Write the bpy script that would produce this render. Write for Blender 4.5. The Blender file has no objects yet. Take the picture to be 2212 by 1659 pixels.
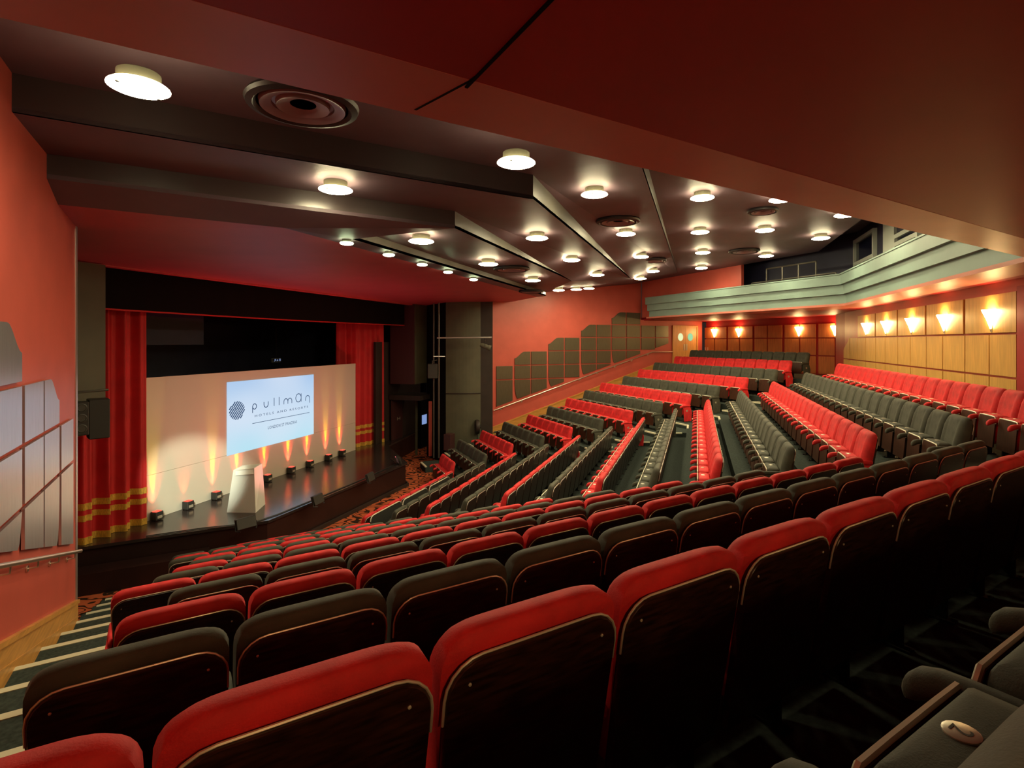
import bpy, math, random
from mathutils import Vector, Matrix
random.seed(7)
SC = bpy.context.scene
COL = SC.collection
R = math.radians
sin, cos, pi, sqrt = math.sin, math.cos, math.pi, math.sqrt
H = 4.80                       # camera height above the flat floor in front of the stage
W = 0.52                       # seat pitch
XC = 13.06                     # centre line of the house
BETA = R(40.15)                # turn of the side blocks
sb, cb = sin(BETA), cos(BETA)

# ------------------------------------------------------------------ camera frame (used to measure points on known planes)
FPX, CXP, CYP = 1195.0, 1140.0, 738.0
AL = math.atan((1505.0 - CXP) / FPX)
ca, sa = cos(AL), sin(AL)
def ray(u, v):
    X = (u - CXP) / FPX
    return Vector((sa * X + ca, -ca * X + sa, (CYP - v) / FPX))
CAM = Vector((0, 0, H))
def at_z(u, v, z):             # z above the floor
    r = ray(u, v); return CAM + r * ((z - H) / r.z)
def at_y(u, v, y):
    r = ray(u, v); return CAM + r * (y / r.y)
def at_pl(u, v, p, n):
    r = ray(u, v); n = Vector(n); return CAM + r * ((Vector(p) - CAM).dot(n) / r.dot(n))

# ------------------------------------------------------------------ materials
MATS = {}
def mat(name, col, rough=0.6, metal=0.0, var=0.0, scale=8.0, stretch=(1, 1, 1), spec=0.5, sheen=0.0, coat=0.0,
        emit=None, es=0.0, bump=0.0, bscale=60.0, col2=None):
    m = bpy.data.materials.new(name); m.use_nodes = True
    nt = m.node_tree; b = nt.nodes['Principled BSDF']
    b.inputs['Base Color'].default_value = (*col, 1)
    b.inputs['Roughness'].default_value = rough
    b.inputs['Metallic'].default_value = metal
    b.inputs['Specular IOR Level'].default_value = spec
    b.inputs['Sheen Weight'].default_value = sheen
    b.inputs['Sheen Roughness'].default_value = 0.4
    b.inputs['Coat Weight'].default_value = coat
    if sheen: b.inputs['Sheen Tint'].default_value = (*[min(1, c * 2 + .1) for c in col], 1)
    if emit:
        b.inputs['Emission Color'].default_value = (*emit, 1); b.inputs['Emission Strength'].default_value = es
    if var or bump:
        tc = nt.nodes.new('ShaderNodeTexCoord'); mp = nt.nodes.new('ShaderNodeMapping')
        mp.inputs['Scale'].default_value = stretch
        nt.links.new(tc.outputs['Object'], mp.inputs['Vector'])
    if var:
        no = nt.nodes.new('ShaderNodeTexNoise'); no.inputs['Scale'].default_value = scale; no.inputs['Detail'].default_value = 5
        nt.links.new(mp.outputs['Vector'], no.inputs['Vector'])
        rp = nt.nodes.new('ShaderNodeValToRGB')
        lo = [c * (1 - var) for c in col]; hi = col2 if col2 else [min(1, c * (1 + var)) for c in col]
        rp.color_ramp.elements[0].position = .32; rp.color_ramp.elements[1].position = .7
        rp.color_ramp.elements[0].color = (*lo, 1); rp.color_ramp.elements[1].color = (*hi, 1)
        nt.links.new(no.outputs['Fac'], rp.inputs['Fac']); nt.links.new(rp.outputs['Color'], b.inputs['Base Color'])
    if bump:
        n2 = nt.nodes.new('ShaderNodeTexNoise'); n2.inputs['Scale'].default_value = bscale
        nt.links.new(mp.outputs['Vector'], n2.inputs['Vector'])
        bp = nt.nodes.new('ShaderNodeBump'); bp.inputs['Strength'].default_value = bump; bp.inputs['Distance'].default_value = .01
        nt.links.new(n2.outputs['Fac'], bp.inputs['Height']); nt.links.new(bp.outputs['Normal'], b.inputs['Normal'])
    MATS[name] = m
    return m
def emis(name, col, s):
    m = bpy.data.materials.new(name); m.use_nodes = True; nt = m.node_tree; nt.nodes.clear()
    e = nt.nodes.new('ShaderNodeEmission'); e.inputs['Color'].default_value = (*col, 1); e.inputs['Strength'].default_value = s
    o = nt.nodes.new('ShaderNodeOutputMaterial'); nt.links.new(e.outputs[0], o.inputs['Surface']); MATS[name] = m
    return m

M = dict(
    red_velvet=mat('red velvet', (.62, .016, .020), .75, var=.22, scale=9, sheen=.35, bump=.12, bscale=220),
    black_velvet=mat('black velvet', (.052, .052, .036), .78, var=.25, scale=9, sheen=.3, bump=.12, bscale=220),
    shell=mat('dark wood shell', (.026, .008, .006), .34, var=.6, scale=6, stretch=(2, 2, 14), col2=(.05, .016, .010)),
    under=mat('brown wood board', (.055, .018, .009), .4, var=.4, scale=5, stretch=(10, 10, 1.5)),
    trim=mat('polished edge trim', (.80, .74, .60), .32, metal=.45),
    iron=mat('black iron', (.012, .011, .011), .5, metal=.2),
    plate=mat('number plate', (.72, .68, .56), .3, metal=.7),
    ink=mat('plate ink', (.03, .025, .02), .6),
    red_wall=mat('red wall paint', (.50, .085, .060), .42, var=.07, scale=2.0, bump=.03, bscale=40),
    red_soffit=mat('red soffit paint', (.36, .012, .014), .5, var=.07, scale=1.4),
    lip=mat('red brown lip paint', (.62, .19, .14), .45, var=.08, scale=1.2, stretch=(1, 1, 6)),
    ceil=mat('dark plum ceiling', (.125, .084, .105), .55, var=.12, scale=1.5),
    fin_shaded=mat('ceiling step with painted shade', (.050, .036, .036), .3, var=.1, scale=2),  # darker copy of the fin colour: shade on the near faces painted in
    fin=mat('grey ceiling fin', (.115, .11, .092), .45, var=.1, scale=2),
    header=mat('red header paint', (.50, .075, .085), .5, var=.06, scale=1.3),
    black=mat('stage black', (.004, .003, .003), .9, spec=.15),
    black_brown=mat('pit black brown', (.022, .012, .009), .6, var=.3, scale=2),
    navy=mat('navy back wall', (.016, .016, .045), .6, var=.2, scale=2),
    olive=mat('olive plaster', (.075, .072, .042), .6, var=.15, scale=1.6),
    maroon=mat('maroon board', (.05, .014, .014), .5),
    teal=mat('pale teal paint', (.215, .32, .285), .45, var=.06, scale=2.0),
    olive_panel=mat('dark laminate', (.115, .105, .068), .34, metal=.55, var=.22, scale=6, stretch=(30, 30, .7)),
    reflection_tone_panel=mat('brushed panel brightened for reflection', (.66, .66, .72), .30, metal=.88, var=.12, scale=6, stretch=(30, 30, .7)),  # near wall panels: reflected stage light put into a brighter base colour
    maple=mat('maple veneer', (.60, .34, .09), .38, var=.12, scale=3, stretch=(6, 6, .8)),
    cherry=mat('orange cherry veneer', (.52, .17, .05), .36, var=.16, scale=3, stretch=(6, 6, .8)),
    orange_wood=mat('orange wood skirting', (.55, .25, .055), .4, var=.18, scale=4, stretch=(.7, .7, 9)),
    door_wood=mat('beech door', (.60, .30, .09), .4, var=.12, scale=3, stretch=(6, 6, .8)),
    carpet=mat('green grey carpet', (.040, .050, .044), .95, var=.3, scale=30, spec=.1),
    nosing=mat('cream stair nosing', (.62, .58, .42), .6),
    stage=mat('black stage boards', (.028, .020, .019), .2, var=.2, scale=3),
    stage_front=mat('stage front', (.020, .007, .006), .4, var=.2, scale=2),
    white=mat('white set panel', (.54, .49, .41), .5),
    lectern=mat('white lectern', (.85, .84, .78), .4),
    grey_in=mat('lectern inside', (.16, .10, .08), .6),
    curtain=mat('crimson curtain', (.48, .008, .010), .7, sheen=.4, var=.12, scale=3),
    gold=mat('gold fringe', (.62, .36, .05), .5, metal=.25, var=.4, scale=50, stretch=(3, 3, .3)),
    steel=mat('brushed steel rail', (.72, .62, .52), .28, metal=.9),
    alu=mat('aluminium trim', (.55, .55, .56), .3, metal=.8),
    box=mat('black cabinet', (.022, .021, .018), .55),
    cone=mat('speaker cone', (.05, .047, .038), .5),
    pipe=mat('dark pipe', (.14, .13, .11), .4, metal=.6),
    winframe=mat('pale window frame', (.52, .56, .50), .5),
    glass=mat('dark window glass', (.01, .012, .03), .08),
    lamp_body=mat('lamp drum', (.12, .115, .08), .6),
    vent=mat('vent plastic', (.016, .012, .014), .5),
    vent2=mat('vent cone', (.25, .17, .20), .4),
    cable=mat('cable', (.01, .01, .011), .5),
    pale_cable=mat('pale cable', (.3, .3, .2), .5),
    lens=emis('lamp lens', (1.0, .86, .50), 105.0),
    lens_ring=emis('lamp glow ring', (1.0, .84, .46), 16.0), small_lens_ring=emis('small lamp glow ring', (.8, 1, .55), 8.0),
    small_lens=emis('small lamp lens', (.80, 1.0, .55), 30.0),
    sconce=emis('sconce glass', (1.0, .66, .27), 60.0),
    led_red=emis('red led lens', (1.0, .05, .03), 3.0),
    porthole_l=emis('porthole light yellow', (.80, .85, .45), .9),
    porthole_r=emis('porthole light green', (.38, .75, .40), .8),
    blue_screen=emis('blue door window', (.22, .32, .62), .8),
    exit=emis('exit sign', (.35, .45, .75), .35),
)
# patterned carpet in front of the stage
def swirl_carpet():
    m = bpy.data.materials.new('swirl carpet'); m.use_nodes = True; nt = m.node_tree; b = nt.nodes['Principled BSDF']
    tc = nt.nodes.new('ShaderNodeTexCoord'); n1 = nt.nodes.new('ShaderNodeTexNoise'); n1.inputs['Scale'].default_value = 2.2; n1.inputs['Detail'].default_value = 1
    ad = nt.nodes.new('ShaderNodeVectorMath'); ad.operation = 'MULTIPLY_ADD'; ad.inputs[1].default_value = (1.6, 1.6, 0)
    nt.links.new(tc.outputs['Object'], n1.inputs['Vector']); nt.links.new(n1.outputs['Color'], ad.inputs[0]); nt.links.new(tc.outputs['Object'], ad.inputs[2])
    wv = nt.nodes.new('ShaderNodeTexWave'); wv.inputs['Scale'].default_value = 1.25; wv.inputs['Distortion'].default_value = 7; wv.inputs['Detail'].default_value = 1.2; wv.inputs['Detail Scale'].default_value = 1.6
    nt.links.new(ad.outputs[0], wv.inputs['Vector'])
    rp = nt.nodes.new('ShaderNodeValToRGB'); e = rp.color_ramp.elements
    e[0].position = .22; e[0].color = (.03, .014, .008, 1); e[1].position = .38; e[1].color = (.50, .115, .045, 1)
    nt.links.new(wv.outputs['Fac'], rp.inputs['Fac']); nt.links.new(rp.outputs['Color'], b.inputs['Base Color']); b.inputs['Roughness'].default_value = .95
    b.inputs['Specular IOR Level'].default_value = .1
    return m
M['swirl'] = swirl_carpet()
def screen_mat():
    m = bpy.data.materials.new('projected slide'); m.use_nodes = True; nt = m.node_tree; nt.nodes.clear()
    tc = nt.nodes.new('ShaderNodeTexCoord'); sp = nt.nodes.new('ShaderNodeSeparateXYZ'); nt.links.new(tc.outputs['Generated'], sp.inputs[0])
    r1 = nt.nodes.new('ShaderNodeValToRGB'); e = r1.color_ramp.elements
    e[0].position = .0; e[0].color = (.36, .74, .86, 1); e[1].position = 1; e[1].color = (.33, .52, .80, 1)
    q = r1.color_ramp.elements.new(.45); q.color = (.52, .70, .88, 1)
    nt.links.new(sp.outputs['Z'], r1.inputs['Fac'])
    no = nt.nodes.new('ShaderNodeTexNoise'); no.inputs['Scale'].default_value = 1.6; no.inputs['Detail'].default_value = 0
    nt.links.new(tc.outputs['Generated'], no.inputs['Vector'])
    mx = nt.nodes.new('ShaderNodeMixRGB'); mx.inputs['Color2'].default_value = (.70, .78, .90, 1)
    nt.links.new(no.outputs['Fac'], mx.inputs['Fac']); nt.links.new(r1.outputs['Color'], mx.inputs['Color1'])
    em = nt.nodes.new('ShaderNodeEmission'); em.inputs['Strength'].default_value = .86
    nt.links.new(mx.outputs[0], em.inputs['Color']); o = nt.nodes.new('ShaderNodeOutputMaterial'); nt.links.new(em.outputs[0], o.inputs['Surface'])
    return m
M['slide'] = screen_mat()
M['slide_ink'] = emis('slide lettering', (.022, .05, .12), 1.0)

# ------------------------------------------------------------------ mesh builder
class MB:
    def __init__(s): s.v = []; s.f = []
    def add(s, vs, fs):
        n = len(s.v); s.v += [tuple(v) for v in vs]; s.f += [tuple(i + n for i in f) for f in fs]; return s
    def box(s, x0, x1, y0, y1, z0, z1):
        vs = [(x0, y0, z0), (x1, y0, z0), (x1, y1, z0), (x0, y1, z0), (x0, y0, z1), (x1, y0, z1), (x1, y1, z1), (x0, y1, z1)]
        return s.add(vs, [(3, 2, 1, 0), (4, 5, 6, 7), (0, 1, 5, 4), (1, 2, 6, 5), (2, 3, 7, 6), (3, 0, 4, 7)])
    def bbox(s, x0, x1, y0, y1, z0, z1, r):          # box with chamfered vertical and top edges
        if min(x1 - x0, y1 - y0, z1 - z0) <= 2 * r: return s.box(x0, x1, y0, y1, z0, z1)
        rings = []
        for (d, z) in ((r, z0), (0, z0 + r), (0, z1 - r), (r, z1)):
            a, b, c, e = x0 + d, x1 - d, y0 + d, y1 - d
            rings.append([(a + r, c, z), (b - r, c, z), (b, c + r, z), (b, e - r, z), (b - r, e, z), (a + r, e, z), (a, e - r, z), (a, c + r, z)])
        return s.loft(rings, cap=True)
    def loft(s, rings, cap=False, closed=True):
        n = len(rings[0]); base = len(s.v); s.v += [tuple(p) for r in rings for p in r]
        for i in range(len(rings) - 1):
            for j in range(n if closed else n - 1):
                k = (j + 1) % n
                s.f.append((base + i * n + j, base + i * n + k, base + (i + 1) * n + k, base + (i + 1) * n + j))
        if cap:
            s.f.append(tuple(base + j for j in reversed(range(n)))); s.f.append(tuple(base + (len(rings) - 1) * n + j for j in range(n)))
        return s
    def prism(s, poly, z0, z1):
        if sum(poly[i][0] * poly[(i + 1) % len(poly)][1] - poly[(i + 1) % len(poly)][0] * poly[i][1] for i in range(len(poly))) < 0: poly = poly[::-1]
        return s.loft([[(p[0], p[1], z0) for p in poly], [(p[0], p[1], z1) for p in poly]], cap=True)
    def slab(s, pts, n, t):                           # planar polygon pts (3D) extruded by n*t
        n = Vector(n).normalized() * t
        return s.loft([[tuple(p) for p in pts], [tuple(Vector(p) + n) for p in pts]], cap=True)
    def tube(s, path, r, seg=8, cap=True):
        path = [Vector(p) for p in path]; rings = []; up = None
        for i, p in enumerate(path):
            t = (path[min(i + 1, len(path) - 1)] - path[max(i - 1, 0)]).normalized()
            if up is None: up = Vector((0, 0, 1)) if abs(t.z) < .9 else Vector((1, 0, 0))
            a = t.cross(up).normalized(); b = a.cross(t).normalized(); up = b
            rr = r[i] if isinstance(r, (list, tuple)) else r
            rings.append([p + a * (rr * cos(2 * pi * k / seg)) + b * (rr * sin(2 * pi * k / seg)) for k in range(seg)])
        return s.loft(rings, cap=cap)
    def lathe(s, prof, c=(0, 0, 0), seg=28, ax='z', cap=True):
        rings = []
        for (r, h) in prof:
            ring = []
            for k in range(seg):
                a = 2 * pi * k / seg; x, y = r * cos(a), r * sin(a)
                p = (x, y, h) if ax == 'z' else ((x, h, -y) if ax == 'y' else (h, x, y))
                ring.append((p[0] + c[0], p[1] + c[1], p[2] + c[2]))
            rings.append(ring)
        return s.loft(rings, cap=cap)
    def build(s, name, m, parent=None, smooth=False, world=False, origin=None, angle=40):
        me = bpy.data.meshes.new(name)
        off = Vector((0, 0, 0))
        if parent is not None and world: off = parent.location.copy()
        elif parent is None:
            if origin is None:
                xs = [p[0] for p in s.v]; ys = [p[1] for p in s.v]; zs = [p[2] for p in s.v]
                origin = ((min(xs) + max(xs)) / 2, (min(ys) + max(ys)) / 2, min(zs))
            off = Vector(origin)
        me.from_pydata([tuple(Vector(p) - off) for p in s.v], [], s.f)
        mm = m if isinstance(m, bpy.types.Material) else M[m]
        me.materials.append(mm)
        me.validate(); me.update()
        import bmesh
        bm = bmesh.new(); bm.from_mesh(me); bmesh.ops.recalc_face_normals(bm, faces=bm.faces); bm.to_mesh(me); bm.free()
        if smooth: me.shade_smooth(); me.set_sharp_from_angle(angle=R(angle))
        o = bpy.data.objects.new(name, me); COL.objects.link(o)
        if parent is not None: o.parent = parent
        else: o.location = off
        return o
def tag(o, label, cat, group=None, kind=None):
    o['label'] = label; o['category'] = cat
    if group: o['group'] = group
    if kind: o['kind'] = kind
    return o
def thing(name, loc, label, cat, group=None, rz=0.0):
    o = bpy.data.objects.new(name, None); o.empty_display_size = .1; COL.objects.link(o)
    o.location = loc; o.rotation_euler = (0, 0, rz)
    return tag(o, label, cat, group)
def struct(o, label=None, cat='wall'):
    o['kind'] = 'structure'; o['label'] = label or o.name.replace('_', ' '); o['category'] = cat; return o

def mir(p):                                           # mirror across the centre line
    return (2 * XC - p[0],) + tuple(p[1:])
dn = Vector((cb, -sb, 0)); nn = Vector((-sb, -cb, 0))  # near block: along the row (to the aisle), and backwards
def N(s_, t_, z=0): 
    p = nn * s_ + dn * t_; return (p.x, p.y, z)
def SN(j): return -1.14 - .903 * (j - 1)               # row line of near row j (1 = row 13 from the stage)
def YC(k): return -4.06 + .93 * (13 - k)
def ZR(k): return max(0.0, H - 1.545 - .27 * (13 - k)) if k > 1 else 0.0
WALLS = R(42.5)
A0 = Vector((5.207, 7.861, 0)); d2 = Vector((sin(WALLS), cos(WALLS), 0)); n2 = Vector((cos(WALLS), -sin(WALLS), 0))
def WN(a, z, off=0.0):                                # point on the near side wall, a metres behind the rail end, off metres into the house
    p = A0 - d2 * a + n2 * off; return (p.x, p.y, z)
def WF(a, z, off=0.0): return mir(WN(a, z, off))
def WS(side, a, z, off=0.0): return WN(a, z, off) if side < 0 else WF(a, z, off)

# ================================================================== FLOORS AND STEPS
struct(MB().box(-8, 32, -9, 20, -.3, 0).build('floor', 'swirl'), 'dark orange carpet with black swirls in front of the stage', 'floor')
SL = {0: (-.12, 12), 1: (-.553, 13), 2: (-.35, 13), 3: (-.21, 12), 4: (-.02, 11), 5: (-.353, 11), 6: (-.14, 10), 7: (0, 9), 8: (.16, 8), 9: (.23, 7), 10: (-.03, 7), 11: (.02, 6), 12: (.01, 6), 13: (1.02, 3)}
SLF = dict(SL); SLF[1] = (-.06, 12)
def kink(s_, y_): return ((-s_ - y_ * cb) / sb, y_)
def front(k):
    j = 14 - k
    if k >= 15: s_, y_ = 3.3, -4.75
    else: s_, y_ = SN(j) - .62, YC(k) + .62
    e = N(s_, -.44)[:2]; kn = kink(s_, y_)
    return [e, kn, mir(kn), mir(e)]
def shift_front(k, d):                                # front line of tier k moved d metres towards the stage
    j = 14 - k; s_, y_ = SN(j) - .62 - d, YC(k) + .62 + d
    kn = kink(s_, y_)
    return s_, y_, kn
tiers = MB(); nose = MB(); aisle = MB(); nose2 = MB()
for k in range(2, 15):
    f0, f1 = front(k), front(k + 1)
    tiers.prism(f0 + f1[::-1], max(0.0, ZR(k) - .7) + .001, ZR(k))
    s_, y_, kn = shift_front(k, 0)
    s2, y2, kn2 = shift_front(k, .42)
    zr = ZR(k); zh = zr - .135
    for side in (-1, 1):
        mm = (lambda p: p) if side < 0 else mir
        la, lb = .62, .72
        P0 = Vector((*kn, 0)) - dn * la; P1 = Vector((*kn, 0)); P2 = P1 + Vector((lb, 0, 0))
        Q0 = Vector((*kn2, 0)) - dn * (la - .05); Q1 = Vector((*kn2, 0)); Q2 = Q1 + Vector((lb - .05, 0, 0))
        poly = [mm(tuple(p)) for p in (P0, P1, P2, Q2, Q1, Q0)]
        aisle.prism([p[:2] for p in poly], max(.001, zh - .3), zh)
        for (a, b, z) in ((P0, P1, zr), (P1, P2, zr), (Q0, Q1, zh), (Q1, Q2, zh)):
            nrm = (b - a).normalized(); nrm = Vector((nrm.y, -nrm.x, 0))        # backwards into the tread
            pts = [mm(tuple(p)) for p in (a - nrm * .012, b - nrm * .012, b + nrm * .045, a + nrm * .045)]
            nose.prism([p[:2] for p in pts], z - .035, z + .006)
        # short returns along the open sides of each half step
        for (a, b) in ((Q0, P0 - (P0 - Q0) * .35), (Q2, P2 - (P2 - Q2) * .35)):
            dd = (b - a).normalized(); nr = Vector((dd.y, -dd.x, 0)) * .025
            pts = [mm(tuple(p)) for p in (a - nr, b - nr, b + nr, a + nr)]
            nose.prism([p[:2] for p in pts], zh - .03, zh + .007)
struct(tiers.build('floor', 'carpet'), 'dark green carpeted seating tiers', 'floor')
struct(aisle.build('floor', 'carpet'), 'dark green carpeted aisle half steps', 'floor')
struct(nose.build('trim_1', 'nosing'), 'cream nosing strips on the aisle steps', 'trim')
# side stairs along both side walls
st = MB(); stn = MB()
def tw(s_): return -1.09 - .041 * (s_ + 9.37)
for i in range(0, 15):
    s0 = -12.32 + .945 * i; z = .225 + .275 * i; s1 = s0 + .96
    for side in (-1, 1):
        mm = (lambda p: p) if side < 0 else mir
        te = -.40 if s0 > -9 else -.12
        te0 = te
        poly = [mm(N(s0, tw(s0) - .05))[:2], mm(N(s0, te0))[:2], mm(N(s1, te0))[:2], mm(N(s1, tw(s1) - .05))[:2]]
        st.prism(poly, max(.001, z - .6), z)
        a, b = (tw(s0), te0)
        poly = [mm(N(s0 - .015, a))[:2], mm(N(s0 - .015, b))[:2], mm(N(s0 + .06, b))[:2], mm(N(s0 + .06, a))[:2]]
        stn.prism(poly, z - .03, z + .006)
struct(st.build('floor', 'carpet'), 'dark carpeted stairs beside the red side walls', 'floor')
struct(stn.build('trim_2', 'nosing'), 'cream nosing strips on the side stairs', 'trim')

# ================================================================== SIDE WALLS
for side, nm in ((-1, 'wall_left'), (1, 'wall_right')):
    a0, a1 = -.22, (7.2 if side > 0 else 13.5)
    m = MB()
    m.slab([WS(side, a0, -.1), WS(side, 11.0 if side > 0 else a1, -.1), WS(side, 11.0 if side > 0 else a1, H + 1.0), WS(side, 7.35, H + 1.0), WS(side, 7.35, H + 3.0), WS(side, a0, H + 3.0)] if side > 0 else
           [WS(side, a0, -.1), WS(side, a1, -.1), WS(side, a1, H + 3.0), WS(side, a0, H + 3.0)],
           Vector(WS(side, 0, 0, -1)) - Vector(WS(side, 0, 0, 0)), .15)
    struct(m.build(nm, 'red_wall'), 'red painted side wall with stepped panels', 'wall')
    # sloping wood skirting
    zt = lambda a: H - 3.42 + .293 * a
    m = MB(); aE = 8.2 if side > 0 else 10
    m.slab([WS(side, a0, zt(a0) - .62, .002), WS(side, aE, zt(aE) - .62, .002), WS(side, aE, zt(aE) - .05, .002), WS(side, a0, zt(a0) - .05, .002)], Vector(WS(side, 0, 0, 1)) - Vector(WS(side, 0, 0, 0)), .03)
    m.slab([WS(side, a0, zt(a0) - .05, .002), WS(side, aE, zt(aE) - .05, .002), WS(side, aE, zt(aE), .002), WS(side, a0, zt(a0), .002)], Vector(WS(side, 0, 0, 1)) - Vector(WS(side, 0, 0, 0)), .05)
    m.slab([WS(side, a0, zt(a0) - .24, .002), WS(side, aE, zt(aE) - .24, .002), WS(side, aE, zt(aE) - .225, .002), WS(side, a0, zt(a0) - .225, .002)], Vector(WS(side, 0, 0, 1)) - Vector(WS(side, 0, 0, 0)), .036)
    struct(m.build('baseboard_left' if side < 0 else 'baseboard_right', 'orange_wood'), 'sloping orange wood skirting', 'skirting')
    # metal corner strip at the stage end
    m = MB(); m.slab([WS(side, a0 - .1, 0.9, -.05), WS(side, a0, 0.9, -.05), WS(side, a0, H + 1.8, -.05), WS(side, a0 - .1, H + 1.8, -.05)], Vector(WS(side, 0, 0, 1)) - Vector(WS(side, 0, 0, 0)), .062)
    struct(m.build('trim_3' if side < 0 else 'trim_4', 'alu'), 'metal strip on the stage end of the side wall', 'trim')

# ---- handrails
def handrail(side, aE, aF, label):
    zr = lambda a: H - 2.77 + .290 * a
    p = WS(side, 0, zr(0) - 1, .09)
    t = thing('handrail', (p[0], p[1], zr(0) - .1), label, 'handrail', 'wall handrails')
    path = [WS(side, a, zr(a), .09) for a in (0, 2, 4, 6, aE)]
    if aF: path.append(WS(side, aF, zr(aE), .09))
    MB().tube([Vector(q) for q in path], .024, 10).build('rail', 'steel', t, True, True)
    a = .35
    while a < aE:
        m = MB(); m.tube([WS(side, a, zr(a) - .02, .09), WS(side, a, zr(a) - .075, .085), WS(side, a, zr(a) - .08, .01)], .009, 6)
        q = Vector(WS(side, a, zr(a) - .08, 0)); nr = Vector(WS(side, 0, 0, 1)) - Vector(WS(side, 0, 0, 0))
        m.tube([q + nr * .002, q + nr * .014], .032, 10)
        m.build('bracket', 'steel', t, True, True)
        a += .92
    return t
handrail(-1, 6.0, None, 'brushed steel handrail on the red wall beside the near side stairs')
handrail(1, 7.9, 9.1, 'long steel handrail climbing the red wall beyond the far side seats')

# ---- laminate panels on the side walls, same pattern mirrored on both sides
def af(u):                                           # distance along far wall from its pixel column
    nW = Vector(WF(0, 0, 1)) - Vector(WF(0, 0, 0)); p = at_pl(u, 738, WF(0, 0), nW)
    return (p - Vector(WF(0, 0))).dot(-(Vector(WF(-1, 0)) - Vector(WF(0, 0))))
zo = lambda zpx: 1050 + zpx * .22604
LV = [H - 1.545, H - .967, H - .385, H + .195, H + .77, H + 1.35]
cols = [  # left edge, right edge, index of top level, curved left?, curved bottom-left?
    (97, 250, 1, 0, 0), (272, 420, 2, 1, 1), (430, 576, 2, 0, 0), (594, 740, 3, 1, 1), (750, 888, 3, 0, 0), (906, 1046, 4, 1, 1), (1056, 1186, 4, 0, 0),
    (1199, 1331, 5, 1, 1), (1341, 1468, 5, 0, 0), (1481, 1608, 4, 0, 1), (1617, 1737, 4, 0, 0)]
ordn = ['zeroth', 'first', 'second', 'third', 'fourth', 'fifth', 'sixth', 'seventh', 'eighth', 'ninth', 'tenth', 'eleventh', 'twelfth', 'thirteenth', 'fourteenth', 'fifteenth', 'sixteenth', 'seventeenth', 'eighteenth', 'nineteenth', 'twentieth', 'twenty-first']
for side in (-1, 1):
    for ci, (z0, z1, top, curl, curb) in enumerate(cols):
        a0, a1 = af(zo(z0)), af(zo(z1))
        if side < 0 and a0 > 5.5: continue
        zb = lambda a: H - 2.66 + .290 * a
        levels = [l for l in LV[:top + 1] if l - .05 > zb(a0)]
        if not levels: continue
        lows = [None] + levels[:-1]
        for li, (lo, hi) in enumerate(zip(lows, levels)):
            h2 = hi - .028
            bl = [(a0, zb(a0)), (a1, zb(a1))] if lo is None or lo + .02 < zb(a1) and lo < zb(a0) else [(a0, lo + .018), (a1, lo + .018)]
            if lo is None and hi - zb(a1) < .04: continue
            pts = []
            if lo is None and curb:                   # swept lower left corner
                pts += [(a0, zb(a0) + .62)] + [(a0 + .14 * (1 - cos(q * pi / 2)), zb(a0 + .14) + .62 * (1 - sin(q * pi / 2))) for q in (.25, .5, .75, 1)]
                pts = [p for p in pts if p[1] < h2 - .03] or [(a0, zb(a0))]
                pts.append(bl[1])
            else: pts += bl
            pts.append((a1, h2))
            if li == len(levels) - 1 and curl:        # ogee top left corner
                w_ = a1 - a0
                for q in range(9):
                    f = 1 - q / 8; x = a0 + w_ * .62 * f; e = f * f * (3 - 2 * f); pts.append((x, h2 - .27 * (1 - e)))
            else: pts.append((a0, h2))
            m = MB(); nr = Vector(WS(side, 0, 0, 1)) - Vector(WS(side, 0, 0, 0))
            m.slab([WS(side, a, z, .012) for a, z in pts], nr, .028)
            rowname = ordn[len(levels) - li]
            far = side > 0
            tag(m.build('acoustic_panel', 'olive_panel' if far else 'reflection_tone_panel'),
                f"{'dark olive' if far else 'reflection-brightened brushed'} laminate panel, {rowname} down in column {ordn[ci + 1]} from the stage, {'far' if far else 'near'} red wall", 'panel', f"laminate panels on the {'far' if far else 'near'} side wall")

# ================================================================== BACK WALLS UNDER THE BALCONY
yB = -4.75
struct(MB().box(5.27, 20.85, yB - .15, yB, H - 1.75, H + 1.1).build('wall_back', 'red_wall'), 'red back wall behind the centre block', 'wall')
PB0, PB1 = Vector((28.32, -.44, 0)), Vector((22.35, -5.48, 0))
dB = (PB1 - PB0).normalized(); nB = Vector((dB.y, -dB.x, 0)); nB = nB if nB.x < 0 else -nB
for side in (-1, 1):
    q = (lambda p: p) if side > 0 else mir
    m = MB(); p0, p1 = Vector(q(tuple(PB0))), Vector(q(tuple(PB1)))
    m.slab([(p0.x, p0.y, H - 1.75), (p1.x, p1.y, H - 1.75), (p1.x, p1.y, H + 1.1), (p0.x, p0.y, H + 1.1)], -(nB if side > 0 else Vector((-nB.x, nB.y, 0))), .15)
    x0, x1 = sorted((q((20.85, 0))[0], q((22.35, 0))[0]))
    m.box(x0, x1, yB - .9, yB - .15 if side < 0 else yB - .05, H - 1.75, H + 1.1)
    struct(m.build('wall_back', 'red_soffit'), 'red back wall behind the ' + ('far' if side > 0 else 'near') + ' side block', 'wall')
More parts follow.
